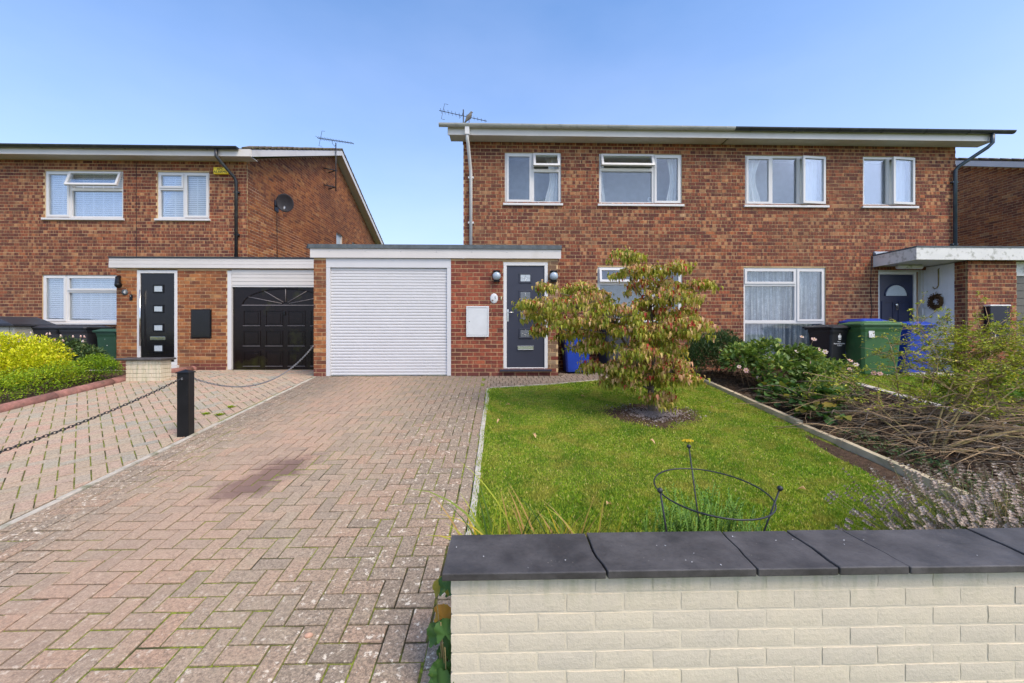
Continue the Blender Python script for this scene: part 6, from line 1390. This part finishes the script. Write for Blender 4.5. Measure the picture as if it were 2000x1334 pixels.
def strap(b, az, ln, w, arch, tone, drop=0):
    m = MB(); n = 9; ln *= 1.95; vs = []; d = Vector((math.cos(az), math.sin(az)*.5, 0)); up_ = 1.0
    pts_ = []
    for k in range(n+1):
        u = k/n; ang = arch*u*u*1.9; pts_.append(None)
    p = Vector(b); pts_ = [p.copy()]; ang = rr.uniform(.05, .25)
    for k in range(n): ang += arch/n*(.4+1.4*k/n); p = p+(d*math.sin(ang)+Vector((0, 0, math.cos(ang))))*ln/n; pts_.append(p.copy())
    sd_ = Vector((-d.y, d.x, 0)).normalized()*.5+Vector((d.x, 0, 0)).normalized()*.15 if abs(d.x) > .01 else Vector((1, 0, 0)); sd_ = Vector((.7, .5, 0)).normalized()
    for k, q in enumerate(pts_):
        ww = w*(1-(k/n)**2.2)*.5+.0006; vs += [q-sd_*ww, q+Vector((0, 0, -.25*ww)), q+sd_*ww]
    fs = []
    for k in range(n): fs += [(3*k, 3*k+1, 3*k+4, 3*k+3), (3*k+1, 3*k+2, 3*k+5, 3*k+4)]
    m.add(vs, fs, 0, True); return m.build('leaf', 'iris_leaf', ir, tone=tone)
strap((-.08, .0, .0), math.pi, .52, .020, 1.55, .42); strap((.05, .03, .0), math.pi-.2, .46, .012, .75, .60); strap((-.10, .02, .0), math.pi+.4, .40, .014, 1.9, .80); strap((.22, .02, 0), 0.05, .45, .016, 1.45, .30); strap((-.02, 0, 0), math.pi+.1, .40, .012, 1.3, .72)
strap((-.16, -.01, 0), math.pi, .34, .022, 1.7, .62)
for i in range(64):
    x = rr.uniform(-.24, .42); strap((x, rr.uniform(-.05, .06), 0), rr.choice([0, math.pi])+rr.gauss(0, .6), rr.uniform(.25, .37), rr.uniform(.010, .022), rr.uniform(.1, 1.1), rr.choice([.1, .2, .3, .4, .6, .75, .95, .98]))
mw = thing('mallow_plant', 'small plant with lobed green leaves growing against the wall end by the drive', 'plant', (-.222, 1.66, gz(1.66))); rr = random.Random(6)
def lobed(sd):
    m = MB(); vs = [(0, 0, 0)]; n = 30; r2 = random.Random(sd)
    for k in range(n):
        a = -2.55+5.1*k/(n-1); q = .50*(.80+.17*abs(math.cos(a*2.5))+.05*r2.uniform(-1, 1)+(.035 if k % 2 else -.035)); vs.append((q*math.sin(a), q*math.cos(a)+.1, .06*math.cos(a*5)-.18*q*q))
    m.add(vs, [(0, k, k+1) for k in range(1, n)], 0, True); return m.mesh('leaf', 'mallow_leaf')
lms = [lobed(k) for k in range(3)]
for (dy, dz, s_, tn, rx_) in ((-.02, .49, .10, .3, 70), (.06, .44, .085, .75, 60), (.0, .36, .10, .93, 85), (-.05, .33, .10, .45, 75), (.02, .27, .12, .3, 70), (.08, .22, .10, .2, 60), (-.02, .15, .10, .25, 80), (-.06, .10, .15, .35, 72), (.05, .05, .13, .3, 60), (.12, .38, .07, .6, 70), (.1, .12, .11, .4, 75)):
    o = link('leaf', rr.choice(lms), mw, (rr.uniform(-.035, .015), dy, dz-.02), (rad(rx_), rad(rr.uniform(-25, 25)), rad(rr.uniform(-40, 20))), (s_, s_, s_), tn)
m = MB()
for k in range(7): m.tube([(0, rr.uniform(-.03, .03), -.02), (rr.uniform(-.04, .0), rr.uniform(-.05, .08), rr.uniform(.15, .45))], .0025, 4)
m.build('stems', 'bark_moss', mw)
# weeds in the joints, stone, fallen leaves
def tuft(x, y, s_, lab):
    rs = random.Random(int(x*100)); P = []; D = []
    for k in range(34): a = rs.uniform(0, 6.28); P.append((rs.gauss(0, s_*.3), rs.gauss(0, s_*.25), 0)); D.append((math.cos(a), math.sin(a), rs.uniform(.2, 1.2)))
    V, F, TQ = leaves(np.array(P), np.array(D), np.tile([0, 0, 1.0], (len(P), 1)), s_, s_*.25, SIMPLE_LEAF, np.array([rs.uniform(.3, .9) for _ in P])); o = link('weed', npmesh('weed', V, F, 'hedge_leaf', TQ), None, (x, y, gz(y))); tag(o, lab, 'weed', 'weeds in the paving joints')
for (x, y, s_) in ((-3.74, 5.75, .05), (-3.86, 5.45, .045), (-3.66, 5.4, .05)): tuft(x, y, s_, {-3.74: 'green weed farthest from the post, in the left paving beside the edging', -3.86: 'green weed of the left paving farthest from the edging strip', -3.66: 'green weed nearest the black post, tight against the edging strip'}[x])
tuft(-6.1, 4.3, .04, 'little green weed in the left paving near the chain')
m = MB(); m.ball((0, 0, 0), .017, 10, 7, (1.3, .9, .55)); so = m.build('stone', 'stone', None, (-.925, 1.985, gz(1.985)+.008)); tag(so, 'small rounded orange stone lying on the drive', 'stone')
fo = []
for i, (x, y) in enumerate(((-.02, 5.1), (.12, 5.75), (.35, 4.6), (1.2, 6.2), (2.5, 3.3), (.8, 3.1), (1.6, 4.4), (2.9, 5.6))):
    o = leaf_obj(lm, None, (x, y, gz(y)+.022), (rb.uniform(-1, 1), rb.uniform(-1, 1), .05), (0, .1, 1), .075, .82); o.name = 'fallen_leaf'; tag(o, 'dry fallen leaf on the lawn '+('close to the drive edging, farther away', 'in front of the hall path near the drive', 'near the drive edging, nearest the wall', 'just behind the tree on the left', 'right of the metal ring support', 'left of the metal ring support', 'left of the mulch ring in open grass', 'right of the tree near the timber edge')[i], 'leaf', 'fallen leaves on the lawn')
for i in range(26):
    x = rb.uniform(-.2, 2.1); y = rb.uniform(1.57, 1.82); 
    if i == 0: fl_ = MB(); fl_.ball((0, 0, 0), .004, 6, 4, (1.4, 1, .4)); flk = fl_.mesh('debris', 'print_white')
    q = rb.uniform(.25, 1.0)*.6; link('debris', flk, fw, (x-WX0, y-WY0, .7745), (0, 0, rb.uniform(0, 3)), (q*rb.uniform(.6, 2), q, q))

# things on the inside sills
m = MB(); m.tube([(0, 0, 0), (.035, 0, .03), (.03, 0, .075), (-.005, 0, .10), (.02, 0, .15), (.06, 0, .15), (.07, 0, .12)], [.03, .035, .022, .012, .012, .014, .006], 8); sw = m.build('ornament', 'blind_white', None, (3.18, FY+.13, 4.47)); tag(sw, 'white swan shaped ornament on the sill inside the wide upstairs window', 'ornament')
hp = thing('house_plant', 'spiky pale houseplant on the sill inside the narrower open vent window', 'house plant', (.88, FY+.14, 4.47))
rs = np.random.RandomState(2); V, F, TQ = leaves(np.zeros((16, 3)), np.stack([rs.randn(16), rs.randn(16)*.4, rs.uniform(.3, 1.4, 16)], 1), np.tile([0, -1.0, .2], (16, 1)), .16, .014, SIMPLE_LEAF, rs.rand(16)); link('foliage', npmesh('foliage', V, F, 'lavender_stem', TQ), hp)
m = MB(); m.lathe([(0, -.08), (.035, -.08), (.045, 0), (.0, 0)], 12); m.build('pot', 'white_soffit', hp)
